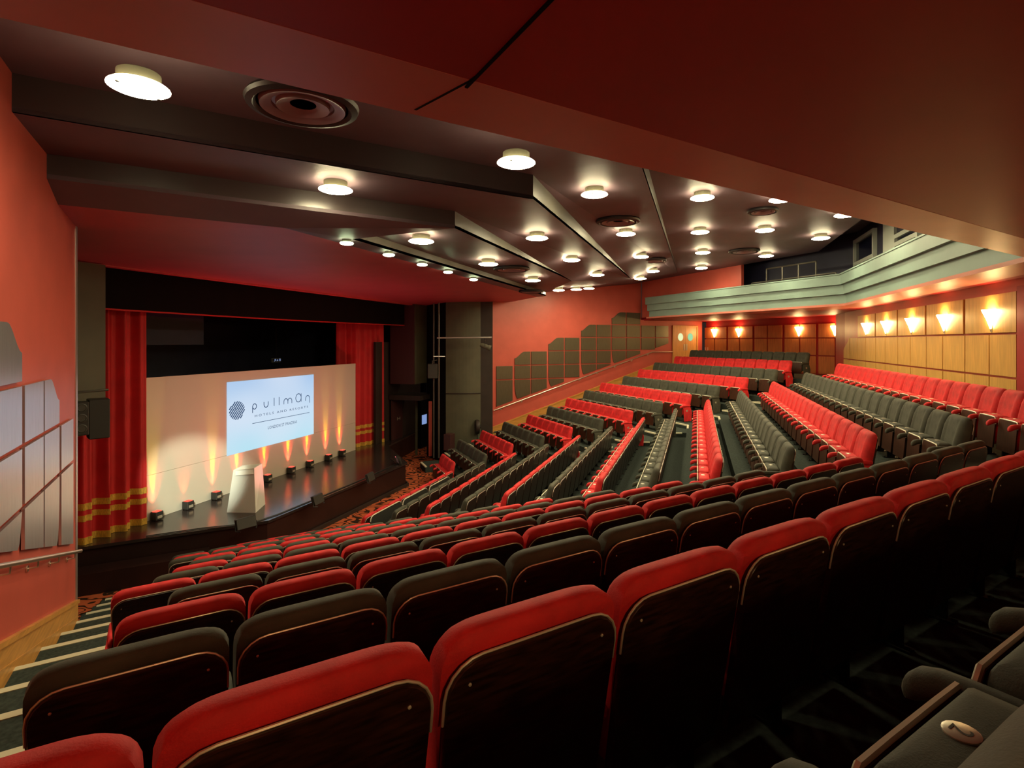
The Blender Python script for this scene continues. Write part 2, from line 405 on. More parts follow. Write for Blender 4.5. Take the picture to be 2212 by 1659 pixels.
# maple panels on the wall behind the centre block
ux = lambda u: at_y(u, 738, yB).x
tops = [(1856.5, 1894.3), (1895.9, 1942.4), (1944.2, 2004.2), (2006.5, 2087.8), (2091.3, 2204.7)]
mids = [1873.7, 1916.7, 1971.7, 2042.7, 2144.4]
zr = [H + .795, H + .128, H - .57, H - 1.2]
G = .018
def maple(x0, x1, z0, z1, label, curved=False):
    m = MB(); x0, x1 = sorted((x0, x1)); pts = [(x0 + G, z0 + G), (x1 - G, z0 + G)]
    if curved: pts += [(x1 - G, z1 - .42)] + [(x1 - G - (x1 - x0 - .1) * f * f * (3 - 2 * f), z1 - .42 + (.42 - G) * f) for f in (.2, .4, .6, .8, 1)]
    else: pts += [(x1 - G, z1 - G)]
    pts += [(x0 + G, z1 - G)]
    m.slab([(x, yB + .015, z) for x, z in pts], (0, 1, 0), .035)
    tag(m.build('maple_panel', 'maple'), label, 'panel', 'maple panels behind the centre block')
for i, (u0, u1) in enumerate(tops):
    maple(ux(u0), ux(u1), zr[1], zr[0], f'wide pale maple panel behind {ordn[i + 1]} wall sconce along the back wall')
edges = [1825.6, 1838.9, 1856.5]
for a, b in zip([t[0] for t in tops], mids): edges += [a, b]
edges = [1825.6, 1838.9] + [e for pr in zip([t[0] for t in tops], mids) for e in pr] + [2204.7]
for i in range(len(edges) - 1):
    maple(ux(edges[i]), ux(edges[i + 1]), zr[2], zr[1], f'tall maple panel, {ordn[i + 1]} along the middle row on the back wall', curved=(i == 0))
    maple(ux(edges[i]), ux(edges[i + 1]), zr[3], zr[2], f'low maple panel, {ordn[i + 1]} along the bottom row above the red back seats')
struct(MB().box(ux(2206.5), ux(2212) - 1.2, yB, yB + .06, H - 1.7, H + .85).build('trim_5', 'red_soffit'), 'dark red pilaster beside the maple panels', 'trim')
# cherry panels behind the far side block
def Lb(u): p = at_pl(u, 738, tuple(PB0), nB); return (p - Vector((PB0.x, PB0.y, p.z))).dot(dB)
def PBp(L, z, off=0): p = PB0 + dB * L + nB * off; return (p.x, p.y, z)
cu = [1523, 1545, 1571, 1573, 1599, 1628, 1630, 1659, 1692, 1695, 1729, 1765, 1768, 1806, 1826]
zc = [H + .70, H + .14, H - .54, H - 1.25]
cpairs = [(cu[i], cu[i + 1]) for i in range(len(cu) - 1) if cu[i + 1] - cu[i] > 5]
for r_ in range(3):
    for i, (u0, u1) in enumerate(cpairs):
        m = MB(); l0, l1 = Lb(u0), Lb(u1)
        m.slab([PBp(l0 + .03, zc[r_ + 1] + .02, .012), PBp(l1 - .03, zc[r_ + 1] + .02, .012), PBp(l1 - .03, zc[r_] - .02, .012), PBp(l0 + .03, zc[r_] - .02, .012)], nB, .03)
        tag(m.build('cherry_panel', 'cherry'), f"orange cherry panel, {['top', 'middle', 'bottom'][r_]} row, {ordn[i + 1]} from the double door", 'panel', 'cherry panels behind the far side block')
struct(MB().slab([PBp(0, H - 1.5, .01), PBp(7.6, H - 1.5, .01), PBp(7.6, H - 1.28, .01), PBp(0, H - 1.28, .01)], nB, .05).build('baseboard_back', 'red_wall'), 'red skirting under the cherry panels', 'skirting')

# ---- sconces
def sconce(p, nrm, label, grp, s=1.0):
    rz = math.atan2(nrm[1], nrm[0]) - pi / 2
    t = thing('wall_sconce', p, label, 'wall light', grp, rz)
    m = MB()                                          # flared torch shade, half round towards the house
    rings = []
    for z, r in ((-.17, .012), (-.12, .03), (-.04, .058), (.04, .095), (.10, .125), (.12, .13)):
        rings.append([(r * cos(a) * s, (.012 + r * .85 * sin(a)) * s, z * s) for a in [pi * q / 10 for q in range(11)]])
    m.loft(rings, cap=False, closed=True)
    m.build('glass_shade', 'sconce', t, True)
    MB().bbox(-.02 * s, .02 * s, .0, .012, -.22 * s, .10 * s, .003).build('backplate', 'trim', t)
    MB().lathe([(.006, -.21 * s), (.016, -.19 * s), (.016, -.172 * s), (.008, -.165 * s)], (0, .014, 0), 10).build('finial', 'trim', t, True)
for i, u in enumerate(mids):
    p = at_y(u - 2, 691 - 3 * (i - 3), yB + .05); sconce((p.x, p.y, H + .40), (0, 1), f'added unseen glowing torch sconce, {ordn[i + 1]} from the corner on the maple panelled back wall', 'sconces on the maple wall', 1.1)
for i, u in enumerate((1545, 1598, 1728, 1806)):
    L = Lb(u); p = PBp(L, H + .43, .045); sconce(p, nB, f'glowing torch sconce on cherry panelling, {ordn[i + 1]} from the double door', 'sconces on the cherry wall', 1.25)

for i in range(2):  # unseen sconces behind the camera, added to brighten the near seats
    L = (1.8, 6.6)[i]; p = PBp(L, H + .43, .045); sconce(mir(p), (-nB.x, nB.y), f'added unseen glowing torch sconce, {ordn[i + 1]} along the rear wall of the near side block', 'added sconces on the near rear wall', 1.25)
# ---- double door in the far side wall
def FWp(a, z, off): return WF(a, z, off)
ad0, ad1 = 9.22, 10.62; zd0, zd1 = H - 1.275, H + .70
nF = Vector(WF(0, 0, 1)) - Vector(WF(0, 0, 0))
D = bpy.data.objects.new('door_1', None); COL.objects.link(D); D.location = WF((ad0 + ad1) / 2, zd0, 0); struct(D, 'beech double door with round windows in the far red wall', 'door')
fm = MB()
for (a, b, z0, z1) in ((ad0 - .07, ad0, zd0, zd1 + .07), (ad1, ad1 + .07, zd0, zd1 + .07), (ad0, ad1, zd1, zd1 + .07)):
    fm.slab([FWp(a, z0, .005), FWp(b, z0, .005), FWp(b, z1, .005), FWp(a, z1, .005)], nF, .06)
fm.build('door_frame', 'door_wood', D, False, True)
am = (ad0 + ad1) / 2
for i, (a, b) in enumerate(((ad0 + .004, am - .004), (am + .004, ad1 - .004))):
    MB().slab([FWp(a, zd0, .006), FWp(b, zd0, .006), FWp(b, zd1, .006), FWp(a, zd1, .006)], nF, .035).build('door_leaf', 'door_wood', D, False, True)
    c = (a + b) / 2 + (.05 if i == 0 else -.05); zw = H + .22
    ring = [FWp(c + .155 * cos(q * pi / 12), zw + .185 * sin(q * pi / 12), .042) for q in range(24)]
    MB().slab(ring, nF, .01).build('porthole', 'porthole_l' if i == 0 else 'porthole_r', D, False, True)
    g = am - .11 if i == 0 else am + .03
    MB().slab([FWp(g, H - .42, .042), FWp(g + .085, H - .42, .042), FWp(g + .085, H - .12, .042), FWp(g, H - .12, .042)], nF, .012).build('push_plate', 'plate', D, False, True)
for i, u in enumerate((1525.5, 1530.5)):
    L = Lb(u); m = MB(); m.slab([PBp(L - .035, H - .46, .045), PBp(L + .035, H - .46, .045), PBp(L + .035, H - .27, .045), PBp(L - .035, H - .27, .045)], nB, .012)
    tag(m.build('push_plate', 'plate'), f"small pale push plate low on the first cherry panels, {'nearer to' if i == 0 else 'further from'} the double door", 'push plate')

# ================================================================== BALCONY
def off_line(s_, y_, te=-.4, ten=-1.5):
    k_ = kink(s_, y_); return [N(s_, ten)[:2], k_, mir(k_), mir(N(s_, te)[:2])]
def ribbon(m, la, lb, z0, z1):                        # solid between two plan lines
    for i in range(3):
        m.prism([la[i], la[i + 1], lb[i + 1], lb[i]], z0, z1)
fas = thing('balcony_front', (XC, -3.9, H + 1.0), 'pale teal stepped balcony front running around the back of the house', 'balcony front')
fas['kind'] = 'structure'; fas.name = 'trim_6'
for d, z0, z1 in ((.16, 1.08, 1.353), (.08, 1.353, 1.627), (0, 1.627, 1.9)):
    m = MB(); ribbon(m, off_line(-2.5 + d, -3.9 - d, -.4 + d * .4), off_line(-2.5 + d + .12, -3.9 - d - .12, -.4 + d * .4), H + z0, H + z1); m.build('fascia_band', 'teal', fas, False, True)
m = MB(); ribbon(m, off_line(-2.52, -3.88), off_line(-2.30, -4.1), H + 1.9, H + 1.935); m.build('capping', 'teal', fas, False, True)
m = MB(); la_, lb_ = off_line(-2.375, -4.025, -.5), off_line(-1.85, -4.55, -.5)
for i in range(3):
    a, b, c, d = la_[i], la_[i + 1], lb_[i + 1], lb_[i]
    m.loft([[(*a, H + 1.025), (*b, H + 1.025), (*c, H + .975), (*d, H + .975)], [(*a, H + 1.09), (*b, H + 1.09), (*c, H + 1.09), (*d, H + 1.09)]], cap=True)
struct(m.build('trim_7', 'lip'), 'red brown edge under the balcony front', 'trim')
so = MB(); l1 = off_line(-1.86, -4.54, -2.6, -2.6)
back = [(-6, -3), (2, -9), (24.1, -9), (32.1, -3)]
for i in range(3): so.prism([l1[i], l1[i + 1], back[i + 1], back[i]], H + .976, H + 1.12)
struct(so.build('ceiling', 'red_soffit'), 'dark red soffit under the balcony', 'ceiling')
# fine joint across the soffit above the camera
p0 = at_z(897, 236, H + 1.022); p1 = at_z(1190, 0, H + .974)
j0 = at_z(1030, 165, H + .974)
dj = (p1 - j0).normalized(); nj = Vector((dj.y, -dj.x, 0)) * .006
m = MB(); far_ = j0 + dj * 3.5; st0 = j0 - dj * .1
m.prism([tuple((st0 + nj)[:2]), tuple((far_ + nj)[:2]), tuple((far_ - nj)[:2]), tuple((st0 - nj)[:2])], H + .970, H + .977)
p1_ = at_z(1030, 165, H + .974)
dl = (p1_ - p0).normalized(); nl = Vector((dl.y, -dl.x, 0)) * .006
m.loft([[p0 + nl - Vector((0, 0, .004)), p1_ + nl - Vector((0, 0, .004)), p1_ - nl - Vector((0, 0, .004)), p0 - nl - Vector((0, 0, .004))], [p0 + nl + Vector((0, 0, .01)), p1_ + nl + Vector((0, 0, .01)), p1_ - nl + Vector((0, 0, .01)), p0 - nl + Vector((0, 0, .01))]], cap=True)
struct(m.build('trim_8', 'black'), 'fine dark joint in the soffit', 'trim')

# ---- walls above the balcony
UR0 = Vector((25.75, 2.40, 0)); dU = Vector((-cb, -sb, 0)); nU = Vector((-sb, cb, 0))
for side in (-1, 1):
    q = (lambda p: p) if side > 0 else mir
    a, b = UR0, UR0 + dU * 6.08
    m = MB(); A_, B_ = Vector(q(tuple(a))), Vector(q(tuple(b))); nm_ = Vector((-nU.x if side < 0 else nU.x, nU.y, 0))
    m.slab([(A_.x, A_.y, H + 1.1), (B_.x, B_.y, H + 1.1), (B_.x, B_.y, H + 2.9), (A_.x, A_.y, H + 2.9)], -nm_, .12)
    struct(m.build('wall_upper', 'red_wall'), 'upper red wall above the ' + ('far' if side > 0 else 'near') + ' balcony', 'wall')
    c = UR0 + dU * 5.2 - nU * .9; e = c + dU * 6.5
    m = MB(); C_, E_ = Vector(q(tuple(c))), Vector(q(tuple(e)))
    m.slab([(C_.x, C_.y, H + 1.1), (E_.x, E_.y, H + 1.1), (E_.x, E_.y, H + 3.6), (C_.x, C_.y, H + 3.6)], -nm_, .12)
    struct(m.build('wall_upper', 'navy'), 'dark navy wall behind the ' + ('far' if side > 0 else 'near') + ' balcony', 'wall')
struct(MB().box(5, 21.1, -4.75, -4.62, H + 1.1, H + 3.6).build('wall_upper', 'navy'), 'dark navy control booth wall above the balcony', 'wall')
for wi, (u0, u1, v0) in enumerate(((1849, 1893, 492), (1937, 1990, 480))):
    x1, x0 = at_y(u0, 738, -4.6).x, at_y(u1, 738, -4.6).x
    zt = at_y(u1, v0, -4.6).z; zb = H + 1.85
    Wn = bpy.data.objects.new(f'window_{wi + 1}', None); COL.objects.link(Wn); Wn.location = ((x0 + x1) / 2, -4.6, zb); struct(Wn, ('first' if wi == 0 else 'second') + ' pale framed booth window above the balcony', 'window')
    m = MB(); w_ = .10
    for bx in ((x0, x0 + w_, zb, zt), (x1 - w_, x1, zb, zt), (x0 + w_, x1 - w_, zt - w_, zt), (x0 + w_, x1 - w_, zb + .42, zb + .52)):
        m.box(bx[0], bx[1], -4.62, -4.52, bx[2], bx[3])
    m.build('window_frame', 'winframe', Wn, False, True)
    MB().box(x0 + w_, x1 - w_, -4.61, -4.585, zb, zt - w_).build('pane', 'glass', Wn, False, True)
x1, x0 = at_y(1911, 738, -4.6).x, at_y(1935, 738, -4.6).x
struct(MB().box(x0, x1, -4.62, -4.56, H + 1.5, H + 3.2).build('trim_9', 'winframe'), 'pale pillar between the booth windows', 'trim')
# tubular rail standing on the balcony
def scaff():
    P = lambda L, z: tuple(UR0 + dU * L + nU * .08 + Vector((0, 0, H + z)))
    def Lu(u):
        p = at_pl(u, 738, tuple(UR0 + nU * .08), nU); return (p - UR0).dot(dU)
    L0, L1, L2, L3 = Lu(1656), Lu(1690), Lu(1725), Lu(1763)
    t = thing('balcony_rail', tuple(UR0 + dU * L2 + nU * .08 + Vector((0, 0, H + 1.12))), 'tubular steel guard rail with four posts standing on the balcony', 'guard rail')
    MB().tube([P(L0, 2.44), P(L3, 2.44)], .028, 8).build('top_rail', 'pipe', t, True, True)
    MB().tube([P(Lu(1624), 2.02), P(Lu(1806), 2.02)], .026, 8).build('low_rail', 'pipe', t, True, True)
    for L, z in ((L0, 2.44), (L1, 2.44), (L2, 2.44), (L3, 2.44), (Lu(1806), 2.02), (Lu(1624), 2.02)):
        MB().tube([P(L, 1.12), P(L, z)], .024, 8).build('post', 'pipe', t, True, True)
scaff()

# ================================================================== CEILING
K1, K2, K3 = (8.06, 3.67), (7.70, 2.27), (7.40, .73)
s1, s2, s3 = -8.0, -6.70, -5.33
def V3(p, z): return (p[0], p[1], H + z)
TE = -2.2
E1, E2, E3 = (16.65, 3.67, H + 1.86), (20.2, 2.27, H + 2.26), (22.6, .73, H + 2.72)
F1, F2, F3, F0 = WF(.7, H + 1.86, -.3), WF(3.6, H + 2.24, -.3), WF(7.2, H + 2.68, -.3), WF(-.6, H + 1.80, -.3)
lines = {
    '1lo': [V3(N(s1, TE), 1.80), V3(K1, 1.80), E1, F1], '1hi': [V3(N(s1, TE), 2.07), V3(K1, 2.07), E1, F1],
    '2lo': [V3(N(s2, TE), 2.07), V3(K2, 2.07), E2, F2], '2hi': [V3(N(s2, TE), 2.42), V3(K2, 2.42), E2, F2],
    '3lo': [V3(N(s3, TE), 2.42), V3(K3, 2.42), E3, F3], '3hi': [V3(N(s3, TE), 2.75), V3(K3, 2.75), E3, F3]}
kb = kink(-2.10, -3.5)
bl = [V3(N(-2.10, -2.6), 2.75), V3(kb, 2.75), V3(mir(kb), 2.75), (UR0.x + .3, UR0.y + .25, H + 2.72)]
bl2 = [(x, y, H + 3.3) for x, y, z in bl]
bk2 = [(-6, -3, H + 3.3), (3, -9, H + 3.3), (23, -9, H + 3.3), (32, -3, H + 3.3)]
ce = MB()
def strip(m, a, b, t=.05):
    for i in range(len(a) - 1):
        for tri in ((a[i], a[i + 1], b[i + 1]), (a[i], b[i + 1], b[i])):
            m.loft([[Vector(p) for p in tri], [Vector(p) + Vector((0, 0, t)) for p in tri]], cap=True)
strip(ce, lines['1hi'], lines['2lo']); strip(ce, lines['2hi'], lines['3lo']); strip(ce, lines['3hi'], bl)
strip(ce, bl2, bk2)
for a, b in zip(bl[:-1], bl[1:]):
    ce.loft([[a, b, (b[0], b[1], H + 3.3), (a[0], a[1], H + 3.3)], [(a[0], a[1] - .05, a[2]), (b[0], b[1] - .05, b[2]), (b[0], b[1] - .05, H + 3.3), (a[0], a[1] - .05, H + 3.3)]], cap=True)
# band in front of the proscenium header
S0, S0b, S1 = (8.30, 5.24, H + 1.80), (7.60, 5.24, H + 1.63), (19.4, 5.24, H + 1.80)
hk = (6.57, 5.65, H + 1.63); hl = (6.57 - cb * 4.2, 5.65 + sb * 4.2, H + 1.63)
hk2 = (19.75, 5.65, H + 1.66)
def tri(m, *p, t=.05): m.loft([[Vector(q) for q in p], [Vector(q) + Vector((0, 0, t)) for q in p]], cap=True)
tri(ce, lines['1lo'][0], lines['1lo'][1], hk); tri(ce, lines['1lo'][0], hk, hl)
tri(ce, lines['1lo'][1], S0b, hk); tri(ce, lines['1lo'][1], S0, S0b); tri(ce, lines['1lo'][1], E1, S1); tri(ce, lines['1lo'][1], S1, S0)
tri(ce, E1, F1, F0); tri(ce, E1, F0, S1)
tri(ce, S0b, (19.4, 5.24, H + 1.66), hk2); tri(ce, S0b, hk2, hk)
ceil_o = struct(ce.build('ceiling', 'ceil'), 'dark plum ceiling stepping up in bands from the stage', 'ceiling')
fn = MB()
fn2 = MB()
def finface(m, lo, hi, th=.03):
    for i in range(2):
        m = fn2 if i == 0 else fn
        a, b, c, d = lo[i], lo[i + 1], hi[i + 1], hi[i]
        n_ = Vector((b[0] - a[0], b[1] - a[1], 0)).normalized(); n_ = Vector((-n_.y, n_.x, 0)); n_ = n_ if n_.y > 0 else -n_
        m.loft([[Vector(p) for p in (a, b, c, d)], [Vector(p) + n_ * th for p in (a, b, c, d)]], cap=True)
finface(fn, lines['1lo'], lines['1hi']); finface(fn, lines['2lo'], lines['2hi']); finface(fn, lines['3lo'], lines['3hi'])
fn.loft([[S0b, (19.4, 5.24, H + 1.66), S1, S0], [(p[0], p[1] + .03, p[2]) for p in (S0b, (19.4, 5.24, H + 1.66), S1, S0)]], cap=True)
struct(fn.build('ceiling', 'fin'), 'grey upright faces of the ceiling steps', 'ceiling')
struct(fn2.build('ceiling', 'fin_shaded'), 'upright faces of the ceiling steps on the near side, painted as shaded', 'ceiling')
hd = MB()
hb0, hb1 = (4.2, 10.9, H + 1.47), (23.5, 10.9, H + 1.52)
hr = (19.75 + cb * 4, 5.65 + sb * 4, H + 1.66)
for t3 in ((hk, hk2, hb1), (hk, hb1, hb0), (hk, hb0, hl), (hk2, hr, hb1)): tri(hd, *t3)
hd.box(3.5, 24, 10.9, 11.1, H + 1.46, H + 3)
struct(hd.build('ceiling', 'header'), 'red sloping header above the stage opening', 'ceiling')
# shell closing the house above and behind
struct(MB().box(-8, 32, -9.2, 20, H + 3.4, H + 3.5).build('ceiling', 'black'), 'roof slab above the ceiling', 'ceiling')
struct(MB().box(-8, 32, -9.3, -9, 0, H + 3.5).build('wall_rear', 'black'), 'rear wall of the building', 'wall')

from mathutils.bvhtree import BVHTree
def bvh_of(objs):
    vs, fs = [], []
    for o in objs:
        b = len(vs); vs += [o.location + v.co for v in o.data.vertices]; fs += [tuple(b + i for i in p.vertices) for p in o.data.polygons]
    return BVHTree.FromPolygons(vs, fs)
CB = bvh_of([ceil_o])
def under_ceiling(u, v, drop, z0=1.9):
    z = H + z0
    for _ in range(12):
        p = at_z(u, v, z); hit = CB.ray_cast(Vector((p.x, p.y, H + .3)), Vector((0, 0, 1)))
        if hit[0] is None: break
        z = hit[0].z - drop
    p = at_z(u, v, z); return p, z + drop
def make_lamp(d, label, grp, p, zc_, lensm='lens'):
    t = thing('ceiling_lamp', (p.x, p.y, zc_ + .004), label, 'ceiling light', grp)
    r = d / 2; drop = zc_ - p.z
    MB().lathe([(r * .66, -.0), (r * .70, -.006), (r * .70, -drop + .02), (r * .60, -drop + .02)], seg=28).build('drum', 'lamp_body', t, True)
    MB().lathe([(.001, -drop - .022), (r * .5, -drop - .02), (r * .86, -drop - .010), (r, -drop + .004), (r * .985, -drop + .012), (.001, -drop + .012)], seg=32).build('lens', lensm, t, True)
    MB().lathe([(r * .72, -drop + .0135), (r * .97, -drop + .0135), (r * .93, -drop + .022), (r * .72, -drop + .026)], seg=32).build('glow_ring', lensm + '_ring', t, True)
    for sg in (-1, 1):
        MB().lathe([(.001, -drop - .022), (r * .07, -drop - .021), (r * .07, -drop - .006), (.001, -drop - .006)], (sg * r * .80, 0, 0), 10).build('screw_cap', 'iron', t, True)
    return t
LAMPS = [(300, 192, 'wide lamp closest to the near red wall'), (1115, 354, 'beside the tip of the middle fin'), (1284, 422, 'between the two longest fins'), (1352, 507, 'behind a round vent between the fins'),
    (1385, 556, 'fourth in the line between the two long fins'), (1411, 587, 'beside the end of the last fin'), (1383, 603, 'at the far tip of the middle fin'),
    (725, 412, 'alone in the second band from the stage'), (1160, 516, 'just past the tip of the first fin'), (1235, 563, 'second along the first fin'), (1290, 595, 'third along the first fin'), (1245, 626, 'beyond the first fin, nearer the stage of a pair'), (1272, 624, 'beyond the first fin, further from the stage of a pair'),
    (360, 472, 'in the first band next to the near red wall'), (910, 523, 'in the first band before its fin'), (1055, 572, 'second along the first band'), (1151, 607, 'third along the first band'), (1207, 628, 'fourth along the first band'), (1125, 646, 'low above the stage end of the far red wall'),
    (1517, 429, 'big one in the open rear ceiling'), (1512, 503, 'second of the row in the rear ceiling'), (1518, 547, 'third of the row in the rear ceiling'), (1515, 580, 'last of the row above the upper red wall'),
    (1687, 433, 'half hidden by the soffit edge near a vent'), (1652, 499, 'in front of the round vent over the balcony'), (1655, 554, 'above the balcony guard rail'), (1773, 516, 'in front of the navy booth wall'), (1826, 466, 'mostly hidden behind the soffit edge')]
for u, v, lb in LAMPS:
    p, zc_ = under_ceiling(u, v, .12); make_lamp(.42, 'glowing round ceiling lamp ' + lb, 'round ceiling lamps', p, zc_)
for i, (u, v) in enumerate(((749, 527), (840, 552), (912, 573), (968, 589), (1023, 605))):
    p, zc_ = under_ceiling(u, v, .07, 1.6); make_lamp(.21, f'small greenish ceiling lamp, {ordn[i + 1]} along the step above the stage', 'small lamps above the stage', p, zc_, 'small_lens')
for u, v, d, lb in ((655, 232, .93, 'large round ceiling vent in the middle of the second ceiling band'), (583, 477, .91, 'round ceiling vent in the first band near the stage'), (1335, 480, .9, 'round ceiling vent between two long fins'),
                    (1648, 458, .62, 'small slotted round vent beside the soffit edge'), (1608, 544, .9, 'dark round vent above the upper red wall'), (1105, 583, .9, 'dark round vent in the first band beside a lamp'), (1147, 631, .8, 'dark round vent low over the far red wall'), (1412, 564, .8, 'round vent beside the last fin tip')):
    p, zc_ = under_ceiling(u, v, .05); t = thing('ceiling_vent', (p.x, p.y, zc_ + .004), lb, 'air vent', 'round ceiling vents'); r = d / 2
    MB().lathe([(r * .96, 0), (r, -.03), (r * .97, -.06), (r * .86, -.075), (r * .80, -.05), (r * .80, -.0)], seg=36).build('outer_ring', 'vent', t, True)
    MB().lathe([(r * .76, -.03), (r * .74, -.07), (r * .55, -.045), (r * .52, -.01)], seg=36).build('middle_cone', 'vent2', t, True)
    MB().lathe([(r * .48, -.03), (r * .46, -.065), (r * .26, -.035), (r * .05, -.0)], seg=32).build('inner_cone', 'vent2', t, True)

# ================================================================== STAGE
pc = at_z(880, 1050, 0); zs = at_y(878, 1000, pc.y).z
CR = Vector((pc.x, pc.y, 0)); l_ = at_y(580, 1131, pc.y); CL = Vector((l_.x, pc.y, 0))
sp_l = at_z(158, 1184, zs); sp_r = at_z(838, 963, zs)
spl = Vector((sp_l.x - .5, sp_l.y + .45, 0)); spr = Vector((sp_r.x, sp_r.y, 0))
deck = [(spl.x, spl.y), (CL.x, CL.y), (CR.x, CR.y), (spr.x, spr.y), (22.5, spr.y + .6), (22.5, 17.5), (4.5, 17.5), (4.5, spl.y + .3)]
struct(MB().prism(deck, zs - .06, zs).build('floor', 'stage'), 'glossy black stage floor', 'floor')
ins = [(spl.x + .05, spl.y + .04), (CL.x + .02, CL.y + .05), (CR.x - .03, CR.y + .05), (spr.x - .03, spr.y + .03), (22.4, spr.y + .6), (22.4, 17.4), (4.6, 17.4), (4.6, spl.y + .35)]
struct(MB().prism(ins, .001, zs - .06).build('wall_stage', 'stage_front'), 'dark front of the stage', 'wall')
m = MB()
kerb = [(spl.x - .02, spl.y - .02), (CL.x - .01, CL.y - .04), (CR.x + .03, CR.y - .04), (spr.x + .04, spr.y - .02)]
kin = [(p[0], p[1] + .06) for p in kerb]
for i in range(3): m.prism([kerb[i], kerb[i + 1], kin[i + 1], kin[i]], .001, .10)
struct(m.build('trim_10', 'black_brown'), 'kick board along the foot of the stage', 'trim')
dl_ = (spl - CL).normalized(); no_ = Vector((dl_.y, -dl_.x, 0)); no_ = no_ if no_.y < 0 else -no_
a_ = CL + dl_ * 1.15; b_ = spl
m = MB().prism([tuple(a_[:2]), tuple(b_[:2]), tuple((b_ + no_ * .5)[:2]), tuple((a_ + no_ * .5)[:2])], .002, .40)
tag(m.build('stage_step', 'stage_front'), 'long dark step against the near end of the stage front', 'step')
# stage house
st_w = MB(); st_w.box(4.4, 23, 17.5, 17.7, 0, H + 2.6); st_w.box(4.2, 4.4, 11.9, 17.7, 0, H + 2.6); st_w.box(23, 23.2, 11.9, 17.7, 0, H + 2.6); st_w.box(4.2, 23.2, 11.9, 17.7, H + 2.6, H + 2.7)
struct(st_w.build('wall_stage', 'navy'), 'dark navy walls of the stage house', 'wall')
# proscenium: hanging boxes and valance
struct(MB().box(5.0, 7.75, 10.8, 11.35, H - 1.73, H + 1.46).build('wall_stage', 'olive'), 'olive proscenium pier on the near side', 'wall')
struct(MB().box(19.9, 20.9, 10.8, 11.9, H - 1.71, H + 1.5).build('wall_stage', 'olive'), 'olive proscenium pier on the far side', 'wall')
struct(MB().box(19.85, 19.895, 10.83, 11.9, H - 1.71, H + 1.5).build('wall_stage', 'maroon'), 'maroon reveal of the far proscenium pier', 'wall')
val = thing('valance', (13, 11.2, H + .65), 'black valance with a thin red hem above the stage curtains', 'valance')
n_ = 60; rings = []
for i in range(n_ + 1):
    x = 7.6 + (19.9 - 7.6) * i / n_; yb = 11.25 + .015 * sin(x * 9); zb = H + .655 - .03 * sin(pi * i / n_)
    rings.append([(x, yb, zb), (x, yb + .05, zb), (x, yb + .05, H + 1.48), (x, yb, H + 1.48)])
MB().loft(rings, cap=True).build('drape', 'black', val, True, True)
rings = []
for i in range(n_ + 1):
    x = 7.6 + (19.9 - 7.6) * i / n_; yb = 11.245 + .015 * sin(x * 9); zb = H + .64 - .03 * sin(pi * i / n_)
    rings.append([(x, yb, zb), (x, yb + .06, zb), (x, yb + .06, zb + .03), (x, yb, zb + .03)])
MB().loft(rings, cap=True).build('hem', 'curtain', val, True, True)

def curtain(x0, x1, ybase, zb, zt, folds, amp, label, ph=0.0, tilt=0.0):
    t = thing('stage_curtain', ((x0 + x1) / 2, ybase, zb), label, 'curtain', 'crimson stage curtains')
    n = int((x1 - x0) * 60)
    def yy(x, z):
        f = (x - x0) / (x1 - x0); s_ = 2 * pi * folds * f + ph
        a = amp * (1 + .35 * sin(f * 5 + ph)) * (.75 + .25 * (zt - z) / (zt - zb))
        w_ = sin(s_ + .5 * sin(s_ * .5 + ph))
        return ybase + tilt * f + a * (abs(w_) ** .75) * (1 if w_ > 0 else -1) + .25 * amp * sin(2.3 * s_)
    def sheet(za, zb_, d0, d1, nz):
        rings = []
        for j in range(nz + 1):
            z = za + (zb_ - za) * j / nz
            fr = [(x0 + (x1 - x0) * i / n, yy(x0 + (x1 - x0) * i / n, z) + d0, z) for i in range(n + 1)]
            bk = [(p[0], yy(p[0], z) + d1, z) for p in fr[::-1]]
            rings.append(fr + bk)
        return MB().loft(rings, cap=True)
    sheet(zb + .02, zt, 0, .03, 10).build('drape', 'curtain', t, True, True, angle=60)
    for (a, b) in ((.46, .58), (.68, .81)): sheet(zb + a, zb + b, -.012, .004, 1).build('gold_band', 'gold', t, True, True, angle=60)
    sheet(zb + .0, zb + .14, -.016, .008, 1).build('gold_fringe', 'gold', t, True, True, angle=60)
curtain(6.9, 9.28, 11.72, zs + .005, H + .70, 6, .15, 'crimson velvet stage curtain with gold bands beside the hanging loudspeaker', .6, -.05)
curtain(17.5, 19.55, 12.62, zs + .005, H + .72, 7, .10, 'crimson velvet stage curtain with gold bands at the far end of the white backdrop', 1.2, -.6)

# ---- white backdrop with projected slide
b0 = at_z(316, 1127, zs); b1 = at_z(768, 972, zs)
dX = (b1 - b0).normalized(); nX = Vector((dX.y, -dX.x, 0)); BW = (b1 - b0).length
zt0 = at_pl(316, 815, b0, nX).z; zt1 = at_pl(768, 786, b1, nX).z; BT = (zt0 + zt1) / 2
def BP(x, z, off=0): p = b0 + dX * x + nX * off; return (p.x, p.y, z)
bk = thing('stage_flat', tuple(b0 + dX * BW / 2), 'long white backdrop panel standing across the stage', 'backdrop panel')
zj = at_pl(400, 1007, b0, nX).z
MB().slab([BP(0, zs + .003, -.06), BP(BW, zs + .003, -.06), BP(BW, zj - .003, -.06), BP(0, zj - .003, -.06)], nX, .06).build('lower_board', 'white', bk, False, True)
MB().slab([BP(0, zj + .003, -.06), BP(BW, zj + .003, -.06), BP(BW, BT, -.06), BP(0, BT, -.06)], nX, .06).build('upper_board', 'white', bk, False, True)
MB().slab([BP(-.015, zs + .003, -.055), BP(0, zs + .003, -.055), BP(0, BT, -.055), BP(-.015, BT, -.055)], nX, .05).build('edge_strip', 'curtain', bk, False, True)
